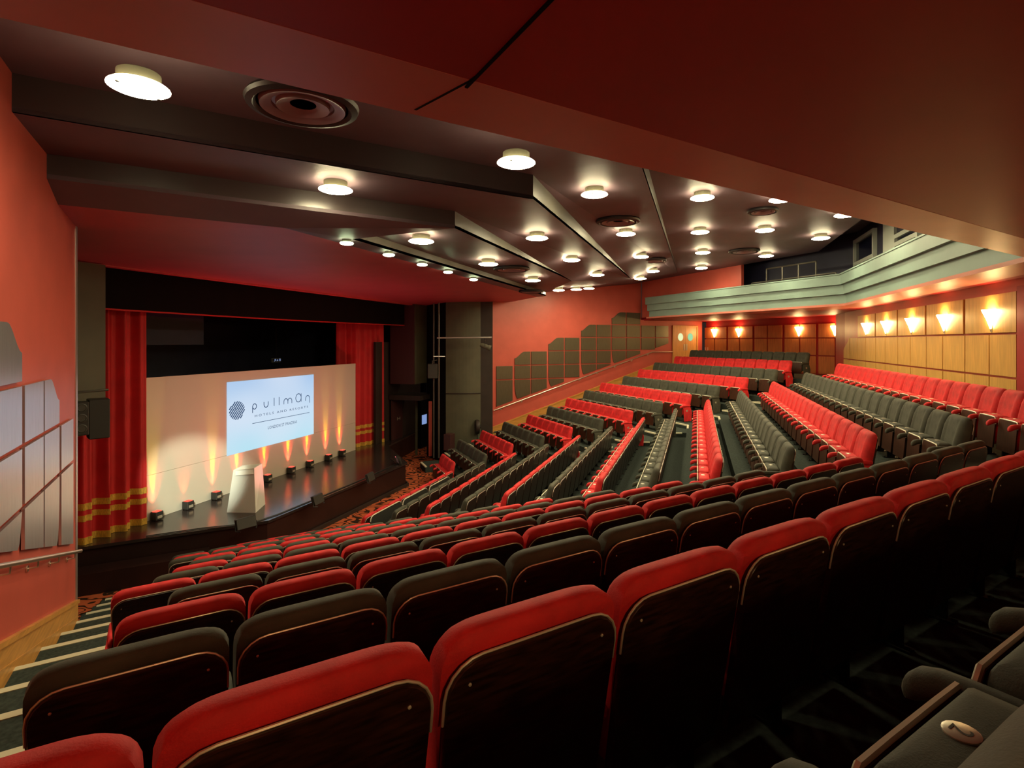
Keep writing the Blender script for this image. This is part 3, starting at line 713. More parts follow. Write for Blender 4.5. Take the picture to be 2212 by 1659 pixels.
def L2(u, v):
    p = at_pl(u, v, b0, nX); return (Vector((p.x - b0.x, p.y - b0.y, 0)).dot(dX), p.z)
zq = lambda x, y: L2(450 + x * .21097, 750 + y * .21097)
c00, c10, c11, c01 = zq(180, 355), zq(1075, 283), zq(1075, 893), zq(195, 1105)
sx0, sx1 = (c00[0] + c01[0]) / 2, (c10[0] + c11[0]) / 2; sz1 = (c00[1] + c10[1]) / 2; sz0 = (c11[1] + c01[1]) / 2
scn = thing('projection_screen', BP((sx0 + sx1) / 2, sz0, .01), 'glowing pale blue slide with a hotel name and striped globe emblem', 'screen')
MB().slab([BP(sx0, sz0, .004), BP(sx1, sz0, .004), BP(sx1, sz1, .004), BP(sx0, sz1, .004)], nX, .012).build('slide', 'slide', scn, False, True)
ink = MB()
def rib(pts, w_, closed=False):
    P = [Vector((p[0], p[1])) for p in pts]; n = len(P); lo, hi = [], []
    for i in range(n):
        a = P[(i - 1) % n] if closed or i > 0 else P[i]; b = P[(i + 1) % n] if closed or i < n - 1 else P[i]
        d = (b - a).normalized(); q = Vector((-d.y, d.x)) * w_ / 2; lo.append(P[i] - q); hi.append(P[i] + q)
    rng = range(n if closed else n - 1)
    for i in rng:
        k = (i + 1) % n
        ink.slab([BP(*lo[i], .018), BP(*lo[k], .018), BP(*hi[k], .018), BP(*hi[i], .018)], nX, .002)
arc = lambda cx_, cz_, r_, a0, a1, n=12: [(cx_ + r_ * cos(R(a0 + (a1 - a0) * i / n)), cz_ + r_ * sin(R(a0 + (a1 - a0) * i / n))) for i in range(n + 1)]
zB = sum(zq(x, y)[1] for x, y in ((586, 612), (668, 600), (720, 592), (810, 580), (917, 563))) / 5
hx = zq(586, 555)[1] - zq(586, 612)[1]; sw = hx * .14
xq = lambda x: zq(x, 600)[0]
r_ = hx * .46
def letters():
    x0 = xq(445) + sw / 2; c = x0 + r_; rib([(x0, zB - hx * .62), (x0, zB + r_)], sw); rib(arc(c, zB + r_, r_, 0, 360, 28)[:-1], sw, True)
    x0, x1 = xq(564), xq(608); r2 = (x1 - x0) / 2; rib([(x0, zB + hx)] + arc(x0 + r2, zB + r2, r2, 180, 360) + [(x1, zB + hx)], sw)
    for x in (668, 720): rib([(xq(x), zB), (xq(x), zB + hx * 1.5)], sw)
    x0, x2 = xq(768), xq(850); r3 = (x2 - x0) / 4
    rib([(x0, zB)] + arc(x0 + r3, zB + hx - r3, r3, 180, 0) + [(x0 + 2 * r3, zB)], sw); rib([(x0 + 2 * r3, zB + hx - r3)] + arc(x0 + 3 * r3, zB + hx - r3, r3, 180, 0) + [(x2, zB)], sw)
    x0, x1 = xq(890), xq(945); r4 = (x1 - x0) / 2; rib(arc(x0 + r4, zB + r4, r4, 0, 360, 28)[:-1], sw, True); rib([(x1, zB), (x1, zB + 2 * r4)], sw)
    x0, x1 = xq(990), xq(1033); r5 = (x1 - x0) / 2; rib([(x0, zB)] + arc(x0 + r5, zB + hx - r5, r5, 180, 0) + [(x1, zB - hx * .5)], sw)
letters()
a = zq(445, 776); b = zq(1030, 673); zl = (a[1] + b[1]) / 2; rib([(a[0], zl), (b[0], zl)], .014)
# striped globe
gc = zq(288, 648); gw = (zq(368, 640)[0] - zq(208, 657)[0]) / 2; gh = (zq(288, 555)[1] - zq(288, 742)[1]) / 2
NS = 9; pit = 2 / NS; th = R(52)
for half in (0, 1):
    for k in range(-6, 7):
        o = (k + (.5 if half else 0)) * pit
        if abs(o) > .96: continue
        L = sqrt(1 - o * o); s0, s1 = (-L, .0) if half == 0 else (.0, L)
        pts = [(s_ * cos(th) - (o + e) * sin(th), s_ * sin(th) + (o + e) * cos(th)) for s_, e in ((s0, -pit * .27), (s1, -pit * .27), (s1, pit * .27), (s0, pit * .27))]
        ink.slab([BP(gc[0] + p[0] * gw, gc[1] + p[1] * gh, .018) for p in pts], nX, .002)
def text_mesh(txt, x0, x1, zb_, hcap, tgt, ctr=None, m='slide_ink', spacing=1.0, name='lettering'):
    cu = bpy.data.curves.new('t', 'FONT'); cu.body = txt; cu.size = 1.0; cu.space_character = spacing; cu.resolution_u = 3
    ob = bpy.data.objects.new('t', cu); COL.objects.link(ob)
    dg = bpy.context.evaluated_depsgraph_get(); dg.update(); me = bpy.data.meshes.new_from_object(ob.evaluated_get(dg))
    COL.objects.unlink(ob); bpy.data.objects.remove(ob)
    xs = [v.co.x for v in me.vertices]; ys = [v.co.y for v in me.vertices]
    fx = (x1 - x0) / (max(xs) - min(xs)); fz = hcap / max(ys)
    vs = [tgt((v.co.x - min(xs)) * fx + x0, v.co.y * fz + zb_) for v in me.vertices]; fs = [tuple(p.vertices) for p in me.polygons]
    bpy.data.meshes.remove(me); return vs, fs
a, b = zq(470, 712), zq(1015, 622); zb_ = (a[1] + b[1]) / 2; hc = zq(740, 645)[1] - zq(740, 667)[1]
ink.add(*text_mesh('HOTELS AND RESORTS', a[0], b[0], zb_, hc, lambda x, z: BP(x, z, .020), spacing=1.5))
a, b = zq(605, 836), zq(902, 780); zb_ = (a[1] + b[1]) / 2; hc = zq(750, 778)[1] - zq(750, 808)[1]
ink.add(*text_mesh('LONDON ST PANCRAS', a[0], b[0], zb_, hc, lambda x, z: BP(x, z, .020), spacing=1.1))
ink.build('lettering', 'slide_ink', scn, False, True)

# ---- lectern
q1, q2, q3 = at_z(490, 1107, zs), at_z(552, 1108, zs), at_z(573, 1089, zs); q4 = q1 + q3 - q2
ht = zs + 1.07
t1, t2, t3, t4 = at_z(504, 1015.5, ht), at_z(549, 1011.5, ht), at_z(566.5, 1001, ht + .06), at_z(524, 1005, ht + .06)
lec = thing('lectern', tuple((q1 + q3) / 2), 'white tapering lectern standing on the stage', 'lectern')
qs = [q1, q2, q3, q4]; ts = [t1, t2, t3, t4]; cen = sum(ts, Vector()) / 4
inner = [p + (cen - p) * .13 for p in ts]; deep = [p + (cen - p) * .16 - Vector((0, 0, .14)) for p in ts]
m = MB(); m.loft([[tuple(p) for p in qs], [tuple(p) for p in ts], [tuple(p) for p in inner], [tuple(p) for p in deep]], cap=False); m.f.append((3, 2, 1, 0)); m.build('body', 'lectern', lec, False, True)
MB().slab([tuple(p + (cen - p) * .02 + Vector((0, 0, .03))) for p in deep], (0, 0, -1), .02).build('reading_shelf', 'grey_in', lec, False, True)

# ---- uplights along the foot of the backdrop
def spot(name, loc, direction, energy, col, angle, blend=.5, r=.03, parent=None):
    l = bpy.data.lights.new(name, 'SPOT'); l.energy = energy; l.color = col; l.spot_size = R(angle); l.spot_blend = blend; l.shadow_soft_size = r
    o = bpy.data.objects.new(name, l); COL.objects.link(o); o.location = loc
    o.rotation_euler = Vector(direction).to_track_quat('-Z', 'Y').to_euler()
    return o
UP = [(345, 1124), (417, 1101), (482, 1080), (534, 1062), (599, 1042), (650, 1024), (691, 1010), (731, 996), (766, 986)]
upn = math.atan2(nX.y, nX.x) + pi / 2
for i, (u, v) in enumerate(UP):
    p = at_z(u, v, zs); q = Vector((p.x - b0.x, p.y - b0.y, 0)); xx = q.dot(dX); p = Vector(BP(xx, zs + .002, .125))
    t = thing('uplight', tuple(p), f'small black box uplight, {ordn[i + 1]} from the near curtain along the white backdrop' if i != 3 else 'small black box uplight standing behind the white lectern', 'stage light', 'uplights along the backdrop', upn)
    MB().bbox(-.095, .095, -.085, .085, .012, .195, .008).build('housing', 'box', t)
    MB().bbox(-.07, .07, -.06, .06, .193, .205, .004).build('lens', 'led_red', t)
    MB().box(-.06, .06, -.09, -.0865, .05, .11).build('display', 'plate', t)
    for sx in (-.07, .07):
        MB().lathe([(.014, 0), (.014, .013)], (sx, 0, 0), 8).build('foot', 'iron', t)
    src = p + Vector((0, 0, .215)) - nX * .03; up = Vector((0, 0, 1))
    w_ = .35 if i in (1,) else 1
    spot('uplight_yellow', src, up * 1 - nX * .07, 0 if i == 1 else 300, (1, .66, .0), 17, .8)
    spot('uplight_red', src, up * 1 - nX * .10, 130 * w_, (1, .06, .03), 50, .95)
# ---- footlights along the stage edge
for i, (u, v, rz_, s_, lb) in enumerate(((535, 1145, .02, 1.0, 'black flat footlight at the bend of the stage edge, below the lectern'), (690, 1092, .45, .95, 'black footlight midway along the straight stage edge'),
                                          (803, 1042, .5, .95, 'black footlight near the far corner of the stage edge'), (864, 1003, 1.1, .8, 'small pinkish footlight at the far corner of the stage'))):
    p = at_z(u, v, zs); t = thing('footlight', (p.x, p.y + .05, zs + .002), lb, 'stage light', 'footlights on the stage edge', rz_ - .35)
    m = MB(); c_, e_ = cos(.45), sin(.45)
    m.bbox(-.21 * s_, .21 * s_, -.05, .05, -.11, .13, .012); m.v = [(x, y * c_ + z * e_ * .6, z * c_ + .14 - y * e_ * .2) for x, y, z in m.v]; m.build('housing', 'box', t)
    m = MB(); m.box(-.19 * s_, .19 * s_, .052, .058, -.09, .11); m.v = [(x, y * c_ + z * e_ * .6, z * c_ + .14 - y * e_ * .2) for x, y, z in m.v]; m.build('lens_panel', 'vent2', t)
    for sx in (-1, 1):
        MB().tube([(sx * .225 * s_, 0, .15), (sx * .225 * s_, -.02, .02), (sx * .16 * s_, -.1, .012)], .012, 6).build('bracket', 'iron', t, True)
for i, (u, v) in enumerate(((535, 1145), (690, 1092), (803, 1042), (864, 1003))):
    p = at_z(u, v, zs); spot('footlight_wash', (p.x, p.y + .16, zs + .24), (0.1, .55, 1), (0, 110, 120, 80)[i], (1, .20, .24), 135, .8, .1)
m = MB(); pts = [CL + dl_ * 2.2 + Vector((0, .12, 0)), CL + dl_ * 1.2 + Vector((0, .14, 0)), CL + Vector((-.3, .22, 0)), CL + Vector((.4, .10, 0)), CL + Vector((2.2, .10, 0)), CR + Vector((-2.4, .12, 0)), CR + Vector((-.3, .2, 0)), CR + Vector((.4, .9, 0))]
m.tube([p + Vector((0, 0, zs + .014)) for p in pts], .012, 6); tag(m.build('cable', 'cable', None, True), 'black cable lying along the edge of the stage', 'cable')

# ---- proscenium equipment
def loudspeaker(p, rz_, w_, d, h, label, drivers=True):
    t = thing('loudspeaker', p, label, 'loudspeaker', None, rz_)
    MB().bbox(-w_ / 2, w_ / 2, -d / 2, d / 2, 0, h, .012).build('cabinet', 'box', t)
    if drivers:
        MB().bbox(-w_ / 2 - .20, -w_ / 2 - .01, -d / 2 - .12, -d / 2 + .12, .10, h - .02, .01).build('column', 'box', t)
        for i in range(3): MB().lathe([(.075, -d / 2 - .122), (.06, -d / 2 - .128), (.03, -d / 2 - .10), (.001, -d / 2 - .105)], (-w_ / 2 - .105, 0, .22 + i * (h - .34) / 2), 18, 'y').build('driver', 'cone', t, True)
        MB().tube([(-w_ / 2 - .15, 0, h), (-w_ / 2 - .15, 0, h + .13), (w_ / 2, 0, h + .15)], .022, 8).build('bracket', 'pipe', t, True)
    else:
        MB().bbox(-w_ / 2 + .02, w_ / 2 - .02, -d / 2 - .012, -d / 2 + .002, .02, h - .02, .004).build('grille', 'cone', t)
        MB().tube([(0, 0, h), (0, 0, h + .10), (0, -.18, h + .14)], .02, 8).build('bracket', 'pipe', t, True)
    return t
p = at_y(212, 945, 10.3); loudspeaker((p.x, p.y, p.z), -.5, .30, .36, .70, 'black hanging loudspeaker with a three driver column beside the near curtain')
p = at_y(934, 817, 9.75); loudspeaker((p.x, p.y, p.z), .5, .36, .36, .56, 'small dark loudspeaker on the lighting pipes beside the far pier', False)
def pipe(name, pts, r, label, cat, m='pipe'):
    tag(MB().tube(pts, r, 8).build(name, m, None, True), label, cat)
pp = lambda u, y, v: tuple(at_y(u, v, y))
a, b = at_y(153, 738, 10.2), at_y(153, 738, 10.2); pipe('conduit_pipe', [(a.x, a.y, 0.0), (a.x, a.y, H + 1.45)], .035, 'dark upright conduit pipe at the stage end of the near red wall', 'pipe')
pipe('hanging_cable', [pp(151, 10.1, 705), pp(156, 10.1, 760), pp(161, 10.1, 800), pp(163, 10.1, 838)], .012, 'pale cable hanging beside the near conduit pipe', 'cable', 'pale_cable')
pipe('hanging_cable', [pp(163, 10.1, 940), pp(160, 10.1, 965), pp(166, 10.1, 1000), pp(160, 10.1, 1018)], .014, 'dark cable loop below the hanging loudspeaker', 'cable', 'pale_cable')
for i, (u, y) in enumerate(((937, 9.75), (948, 9.55))):
    a = at_y(u, 738, y); pipe('lighting_pipe', [(a.x, a.y, .3), (a.x, a.y, H + 1.5)], .035 if i else .028, ('thicker' if i else 'thinner') + ' of two upright lighting pipes beside the far proscenium pier', 'pipe')
pipe('lighting_bar', [pp(944, 9.05, 730), pp(1062, 7.5, 729)], .03, 'horizontal lighting bar crossing the olive wall panel', 'lighting bar', 'alu')
pipe('lighting_bar', [pp(936, 9.2, 770), pp(961, 8.95, 770)], .022, 'short cross bar between the upright lighting pipes', 'lighting bar', 'alu')
a = at_y(1048, 730, 7.69)
sl = thing('stage_spotlight', (a.x, a.y, a.z - .32), 'grey stage spotlight hanging from the horizontal lighting bar', 'spotlight', None, R(200))
aim = Vector(BP(1.5, zs + .9)) - a; aim.normalize()
MB().tube([(0, 0, .30), (0, 0, .24)], .02, 8).build('clamp', 'iron', sl, True)
MB().tube([(-.12, 0, .0), (-.12, 0, .2), (0, 0, .24), (.12, 0, .2), (.12, 0, .0)], .010, 6).build('yoke', 'iron', sl, True)
m = MB().lathe([(.001, -.2), (.06, -.2), (.085, -.12), (.09, .12), (.105, .13), (.105, .22), (.09, .22), (.085, .14), (.001, .13)], seg=20, ax='y')
ct, st_ = cos(-.35), sin(-.35); m.v = [(x, y * ct - z * st_, y * st_ + z * ct) for x, y, z in m.v]; m.build('barrel', 'lamp_body', sl, True)
# olive side wall with trim and round fan
Pq, Qq = Vector((20.74, 7.80, 0)), Vector((20.0, 9.5, 0))
f = .26; Mq = Pq.lerp(Qq, f); nq = Vector((1, .42, 0)).normalized() * .12
struct(MB().prism([tuple(Pq[:2]), tuple(Mq[:2]), tuple((Mq + nq)[:2]), tuple((Pq + nq)[:2])], 0, H + 1.85).build('wall_stage', 'black_brown'), 'dark return beside the far red wall', 'wall')
cur = [Mq + (Qq - Mq) * t_ + Vector((-.10 * sin(pi * t_), -.05 * sin(pi * t_), 0)) for t_ in [i / 10 for i in range(11)]]
struct(MB().prism([tuple(p[:2]) for p in cur] + [tuple((p + nq)[:2]) for p in cur[::-1]], 0, H + 1.85).build('wall_stage', 'olive'), 'curved olive wall panel on the far side of the stage', 'wall')
m = MB(); m.tube([cur[i] + Vector((-.02, -.01, H - 2.05)) for i in range(11)], .02, 6); struct(m.build('trim_11', 'black_brown', None, True), 'dark rail across the olive wall panel', 'trim')
struct(MB().prism([tuple(Qq[:2]), (20.9, 10.8), (21.1, 10.8), tuple((Qq + nq)[:2])], 0, H + 1.85).build('wall_stage', 'black'), 'black wall behind the lighting pipes', 'wall')
struct(MB().box(18.95, 22.6, 12.0, 12.1, 0, zs + 4).build('wall_stage', 'black_brown'), 'dark wall beyond the far end of the stage', 'wall')
led = MB().box(19.85, 21.3, 10.55, 11.95, H - 2.36, H - 2.17); tag(led.build('ledge_shelf', 'black_brown'), 'dusty ledge below the far proscenium pier', 'ledge')
D2 = bpy.data.objects.new('door_2', None); COL.objects.link(D2); D2.location = (20.5, 11.8, 0); struct(D2, 'black stage door beyond the far end of the stage', 'door')
MB().box(19.9, 20.75, 11.85, 11.9, .02, H - 2.4).build('door_leaf', 'maroon', D2, False, True)
x0, x1 = at_y(912, 738, 11.8).x, at_y(928, 738, 11.8).x
MB().box(x0 - .12, x1 + .1, 11.82, 11.9, .02, H - 2.5).build('door_leaf', 'black', D2, False, True)
MB().box(x0, x1, 11.80, 11.815, at_y(920, 915, 11.8).z, at_y(920, 895, 11.8).z).build('pane', 'blue_screen', D2, False, True)
a, b = at_y(860, 908, 11.8), at_y(866, 900, 11.8); m = MB()
for x in (a.x, b.x - .03): m.box(x, x + .035, 11.83, 11.845, a.z, b.z)
m.box(a.x + .05, b.x, 11.83, 11.845, (a.z + b.z) / 2 - .015, (a.z + b.z) / 2 + .015); m.build('door_sign', 'plate', D2, False, True)
a = at_y(901, 738, 11.3); struct(MB().box(a.x - .05, a.x + .05, 11.3, 11.36, 0, H - 2.37).build('trim_12', 'olive'), 'olive post between the stage doors', 'trim')
a = at_y(932, 738, 10.2); struct(MB().box(a.x - .05, a.x + .05, 10.2, 10.3, .2, H - 2.4).build('trim_13', 'red_wall'), 'red strip beside the lighting pipes', 'trim')
# black gauze boards high on the stage, exit sign
p = at_y(322, 745, 13.2); p2 = at_y(440, 676, 13.2)
tag(MB().box(p.x - .6, p2.x, 13.2, 13.24, p.z, p2.z + .6).build('hanging_board', 'navy'), 'dark blue board hanging high behind the near curtain', 'board')
ex0, ex1 = at_y(588, 783, 16), at_y(607, 773, 16); e_ = thing('exit_sign', ((ex0.x + ex1.x) / 2, 16, ex0.z), 'dim bluish exit sign on the dark wall above the backdrop', 'sign')
MB().box(ex0.x, ex1.x, 16.0, 16.05, ex0.z, ex1.z).build('casing', 'plate', e_, False, True)
MB().box(ex0.x + .03, ex1.x - .03, 15.985, 15.998, ex0.z + .03, ex1.z - .03).build('legend_plate', 'navy', e_, False, True)
m = MB(); w_ = ex1.x - ex0.x; hz = ex1.z - ex0.z; yy_ = 15.98
P2 = lambda fx, fz: (ex0.x + w_ * fx, yy_, ex0.z + hz * fz)
for a, b in (((.18, .25), (.30, .5)), ((.30, .5), (.24, .72)), ((.30, .5), (.40, .3)), ((.24, .72), (.38, .7)), ((.55, .3), (.55, .7)), ((.48, .45), (.55, .3)), ((.62, .45), (.55, .3)), ((.76, .25), (.76, .75)), ((.88, .25), (.88, .75)), ((.76, .75), (.88, .75))):
    m.tube([P2(*a), P2(*b)], .012, 5)
m.build('pictogram', 'exit', e_, False, True)
MB().tube([(ex0.x + w_ / 2, 16.03, ex1.z), (ex0.x + w_ / 2, 16.03, H + 2.6)], .015, 6).build('hanger', 'iron', e_, False, True)
# round fan and small cabinet on the tiers beyond the stage
p = Vector(WF(-.75, 0, .45)); zf_ = H - 3.9
pf = at_y(1031, 935, 8.3)
fan = thing('pedestal_fan', (pf.x, pf.y, pf.z - .62), 'dark round fan on a stand against the olive wall', 'fan', None, R(30))
MB().tube([(0, 0, .02), (0, 0, .7)], .02, 8).build('stand', 'iron', fan, True)
MB().lathe([(.18, 0), (.18, .02), (.03, .04)], seg=20).build('base', 'iron', fan, True)
MB().lathe([(.001, -.10), (.08, -.10), (.27, -.07), (.29, 0), (.27, .07), (.08, .1), (.001, .1)], (0, 0, .86), 24, 'y').build('cage', 'black_brown', fan, True)
MB().lathe([(.07, -.13), (.07, -.1)], (0, 0, .86), 14, 'y').build('hub', 'iron', fan, True)
pb = at_y(968, 971, 9.3); tag(MB().bbox(pb.x - .2, pb.x + .2, 9.1, 9.4, pb.z, pb.z + .62, .01).build('equipment_cabinet', 'maroon'), 'small maroon cabinet beside the lighting pipes', 'cabinet')
# modesty panels behind the front row of the centre block
for i, (l, r, lb) in enumerate((((799, 1114.6), (867.4, 1082.9), 'nearest the camera'), ((869, 1080.4), (923.6, 1053.6), 'in the middle'), ((926, 1054), (971.6, 1027.5), 'furthest along'))):
    yM = YC(1) - .34; a, b = at_y(*l, yM), at_y(*r, yM); zt_ = (a.z + b.z) / 2
    t = thing('modesty_panel', ((a.x + b.x) / 2, yM, .0), 'black screen panel with silver top behind the front row, ' + ('nearest of three', 'middle of three', 'furthest of three')[i], 'screen panel', 'screen panels behind the front row')
    w_ = (b.x - a.x) / 2 - .02; rings = []
    prof = [(-w_, .01), (w_, .01), (w_, zt_ - .12)] + [(w_ - .12 + .12 * cos(R(q)), zt_ - .12 + .12 * sin(R(q))) for q in (30, 60, 90)] + [(-w_ + .12 - .12 * sin(R(q)), zt_ - .12 + .12 * cos(R(q))) for q in (0, 30, 60, 90)]
    MB().slab([(x, -.012, z) for x, z in prof], (0, 1, 0), .024).build('board', 'box', t)
    MB().tube([(x, 0, z + .008) for x, z in prof[2:]], .013, 6).build('top_trim', 'trim', t, True)

# ================================================================== SEATS
def yback(z): return (.86 - z) * .17 - .045
def backrest_mesh():
    m = MB(); rings = []
    ztop, rc = .898, .085
    zl = [.36, .385, .42, .455, .485, .505, .525, .55, .59, .64, .70, .755, .80, .83, .852, .868, .880, .889, .895, .898]
    NF, NBk = 19, 9
    for z in zl:
        hw = .236 + .018 * min(1, (z - .36) / .35)
        if z > ztop - rc: q = z - (ztop - rc); hw = hw - rc + sqrt(max(0, rc * rc - q * q)) * .92 + rc * .08
        th = .120 - .02 * max(0, (z - .6) / .3)
        y0 = yback(z) + .012; y1 = y0 + th
        e = max(0, z - (ztop - .05)) / .05; rr = .046 * (1 - sqrt(max(0, 1 - e * e)))
        y0 += rr * .75; y1 -= rr * 1.1
        if z < .42: y1 -= .03 * (1 - (z - .36) / .06)
        ring = []
        for i in range(NF):
            f = -1 + 2 * i / (NF - 1); x = hw * f
            y = y1 - (y1 - y0) * .42 * abs(f) ** 7
            if .40 < z < .86:
                bol = math.exp(-((abs(x) - .185) / .045) ** 2) * .020 * min(1, (.86 - z) / .1)
                seam = -math.exp(-((abs(x) - (.125 + .03 * (z - .5))) / .012) ** 2) * .010
                lum = -math.exp(-((z - .505) / .016) ** 2) * .026 * (1 if abs(x) < .115 else 0) + math.exp(-((z - .455) / .03) ** 2) * .012 * (1 if abs(x) < .13 else 0)
                y += (bol + seam + lum) * (1 if abs(f) < .97 else 0)
            ring.append((x, y, z))
        for i in range(NBk):
            f = 1 - 2 * i / (NBk - 1); x = hw * f * (.985); ring.append((x, y0 + .004 * abs(f) ** 6, z))
        rings.append(ring)
    return m.loft(rings, cap=True)
def outline(hw, zb, zt, r):
    pts = [(-hw + .012, zb), (hw - .012, zb), (hw, zt - r)]
    pts += [(hw - r + r * cos(R(q)), zt - r + r * sin(R(q))) for q in (18, 36, 54, 72, 90)]
    pts += [(-hw + r - r * sin(R(q)), zt - r + r * cos(R(q))) for q in (0, 18, 36, 54, 72, 90)]
    return pts
def shell_mesh():
    m = MB(); o = outline(.243, .24, .842, .085)
    fr = [(x, yback(z) - .004, z) for x, z in o]; bk = [(x, yback(z) + .016, z) for x, z in o]
    fr2 = [(x * .985, yback(z) - .009, .54 + (z - .54) * .985) for x, z in o]
    return m.loft([bk, fr, fr2], cap=True)
def backtrim_mesh():
    o = outline(.246, .24, .846, .088)[2:]
    m = MB().tube([(x, yback(z) - .002, z) for x, z in [(.246, .70)] + o + [(-.246, .70)]], .0034, 6)
    for sx in (-1, 1): m.lathe([(.001, yback(.79) - .012), (.004, yback(.79) - .011), (.005, yback(.79) - .006)], (sx * .19, 0, .785), 8, 'y')
    return m
def cushion_mesh():
    m = MB(); rings = []
    for z, hx, y0, y1, in ((.19, .16, .325, .345), (.21, .19, .29, .35), (.28, .205, .235, .345), (.40, .212, .178, .332), (.50, .214, .158, .318), (.535, .213, .155, .314), (.556, .207, .162, .309), (.570, .192, .178, .302), (.577, .15, .21, .285), (.579, .09, .235, .265)):
        r = .035 if hx > .15 else .01; xs = hx
        rings.append([(-xs + r, y0, z), (0, y0 - .006, z), (xs - r, y0, z), (xs, y0 + r * .6, z), (xs, y1 - .006, z), (xs - .01, y1, z), (0, y1, z), (-xs + .01, y1, z), (-xs, y1 - .006, z), (-xs, y0 + r * .6, z)])
    return m.loft(rings, cap=True)
def board_mesh():
    m = MB(); o = [(-.215, .16), (.215, .16), (.218, .52), (.20, .552), (-.20, .552), (-.218, .52)]
    yb_ = lambda z: .352 - (z - .16) * .09
    return m.loft([[(x, yb_(z), z) for x, z in o], [(x, yb_(z) + .016, z) for x, z in o]], cap=True)
def seattrim_mesh():
    return MB().tube([(-.218, .332, .47), (-.216, .329, .53), (-.198, .327, .556), (-.1, .326, .559), (.1, .326, .559), (.198, .327, .556), (.216, .329, .53), (.218, .332, .47)], .0085, 6)
def plate_mesh():
    return MB().lathe([(.001, 0), (.030, 0), (.030, .003), (.026, .0045), (.001, .0045)], (0, .25, .5785), 16)
def arm_mesh(x):
    m = MB(); rings = []
    Y = lambda y: .03 + (y - .03) * .90
    for y, zt_, zb_, hw in ((.03, .54, .50, .012), (.05, .546, .495, .0145), (.15, .548, .493, .0145), (.19, .548, .493, .026), (.34, .546, .492, .028), (.42, .542, .478, .030), (.465, .530, .455, .030), (.488, .508, .45, .027), (.496, .49, .462, .018)):
        c = (zt_ + zb_) / 2; h_ = (zt_ - zb_) / 2
        rings.append([(x + hw * (abs(cos(a)) ** .7) * (1 if cos(a) > 0 else -1), Y(y), c + h_ * (abs(sin(a)) ** .7) * (1 if sin(a) > 0 else -1)) for a in [2 * pi * q / 12 + .01 for q in range(12)]])
    return m.loft(rings, cap=True)
def post_mesh(x):
    m = MB().bbox(x - .016, x + .016, .17, .28, .0, .495, .004); m.box(x - .030, x + .030, .13, .33, 0.0, .012)
    for y in (.145, .315): m.lathe([(.008, .012), (.008, .02), (.001, .021)], (x, y, 0), 6)
    return m
def endpanel_mesh(x, sg):
    m = MB(); o = [(.02, .02), (.30, .02), (.33, .40), (.36, .485), (.06, .485), (.0, .30)]
    return m.loft([[(x, y, z) for y, z in o], [(x + sg * .022, y, z) for y, z in o]], cap=True)
SP = {}
def proto(name, mb, m, smooth=True, angle=40):
    key = (name, m)
    o = mb().build(name, m, None, smooth, origin=(0, 0, 0), angle=angle); me = o.data; COL.objects.unlink(o); bpy.data.objects.remove(o); SP[key] = me; return me
ME = {}
for cn in ('red', 'black'):
    v = cn + '_velvet'
    ME[cn] = dict(backrest=proto('backrest', backrest_mesh, v, True, 75), seat_cushion=proto('seat_cushion', cushion_mesh, v, True, 70),
                  armrest=proto('armrest', lambda: arm_mesh(-W / 2), v, True, 80), armrest2=proto('armrest', lambda: arm_mesh(W / 2), v, True, 80),
                  end_panel=proto('end_panel', lambda: endpanel_mesh(-W / 2 - .008, -1), v, False), end_panel2=proto('end_panel', lambda: endpanel_mesh(W / 2 + .008, 1), v, False))
MC = dict(back_shell=proto('back_shell', shell_mesh, 'shell', True, 50), back_trim=proto('back_trim', backtrim_mesh, 'trim'), seat_board=proto('seat_board', board_mesh, 'under', False),
          seat_trim=proto('seat_trim', seattrim_mesh, 'trim'), number_plate=proto('number_plate', plate_mesh, 'plate'), armrest_post=proto('armrest_post', lambda: post_mesh(-W / 2), 'iron', False), armrest_post2=proto('armrest_post', lambda: post_mesh(W / 2), 'iron', False))
MC['row_plate'] = proto('row_plate', lambda: MB().lathe([(.001, 0), (.034, 0), (.034, .004), (.001, .004)], (0, 0, 0), 16, 'x'), 'plate')
def letter_data(ch, tgt, nm, w_, h_):
    vs, fs = text_mesh(ch, -w_ / 2, w_ / 2, -h_ / 2, h_, tgt); m = MB(); m.add(vs, fs); return m
def place_seat(loc, rz_, colour, label, grp, parts, first, last, letter=None, number=None):
    t = bpy.data.objects.new(colour + '_auditorium_seat', None); t.empty_display_size = .1; COL.objects.link(t)
    t.location = loc; t.rotation_euler = (0, 0, rz_); tag(t, label, 'seat', grp)
    def ch(nm, me, par=t, loc_=None):
        o = bpy.data.objects.new(nm, me); COL.objects.link(o); o.parent = par
        if loc_: o.location = loc_
        return o
    for nm in parts:
        ch(nm, ME[colour][nm] if nm in ME[colour] else MC[nm])
    if last:
        ch('armrest', ME[colour]['armrest2']); ch('armrest_post', MC['armrest_post2'])
        if last == 2: ch('end_panel', ME[colour]['end_panel2'])
    if first == 2: ch('end_panel', ME[colour]['end_panel'])
    if letter:
        sg, ltr = letter; x = sg * (W / 2 + .031)
        rp_ = ch('row_plate', MC['row_plate'], t, (x, .20, .36))
        if sg < 0: m = letter_data(ltr, lambda a, z: (-.003, -a, z), 'letter', .026 if ltr != 'I' else .008, .036)
        else: m = letter_data(ltr, lambda a, z: (.007, a, z), 'letter', .026, .036)
        if sg < 0: rp_.location.x = x - .004; 
        o = m.build('letter', 'ink', None, False, origin=(0, 0, 0)); o.parent = rp_
    if number:
        m = letter_data(number, lambda a, z: (-a, (.25 - z), .5836), 'digit', .022 * len(number), .034); o = m.build('digit', 'ink', None, False, origin=(0, 0, 0)); o.parent = t
    return t
FULL = ['backrest', 'back_shell', 'back_trim', 'seat_cushion', 'seat_board', 'seat_trim', 'number_plate', 'armrest', 'armrest_post']
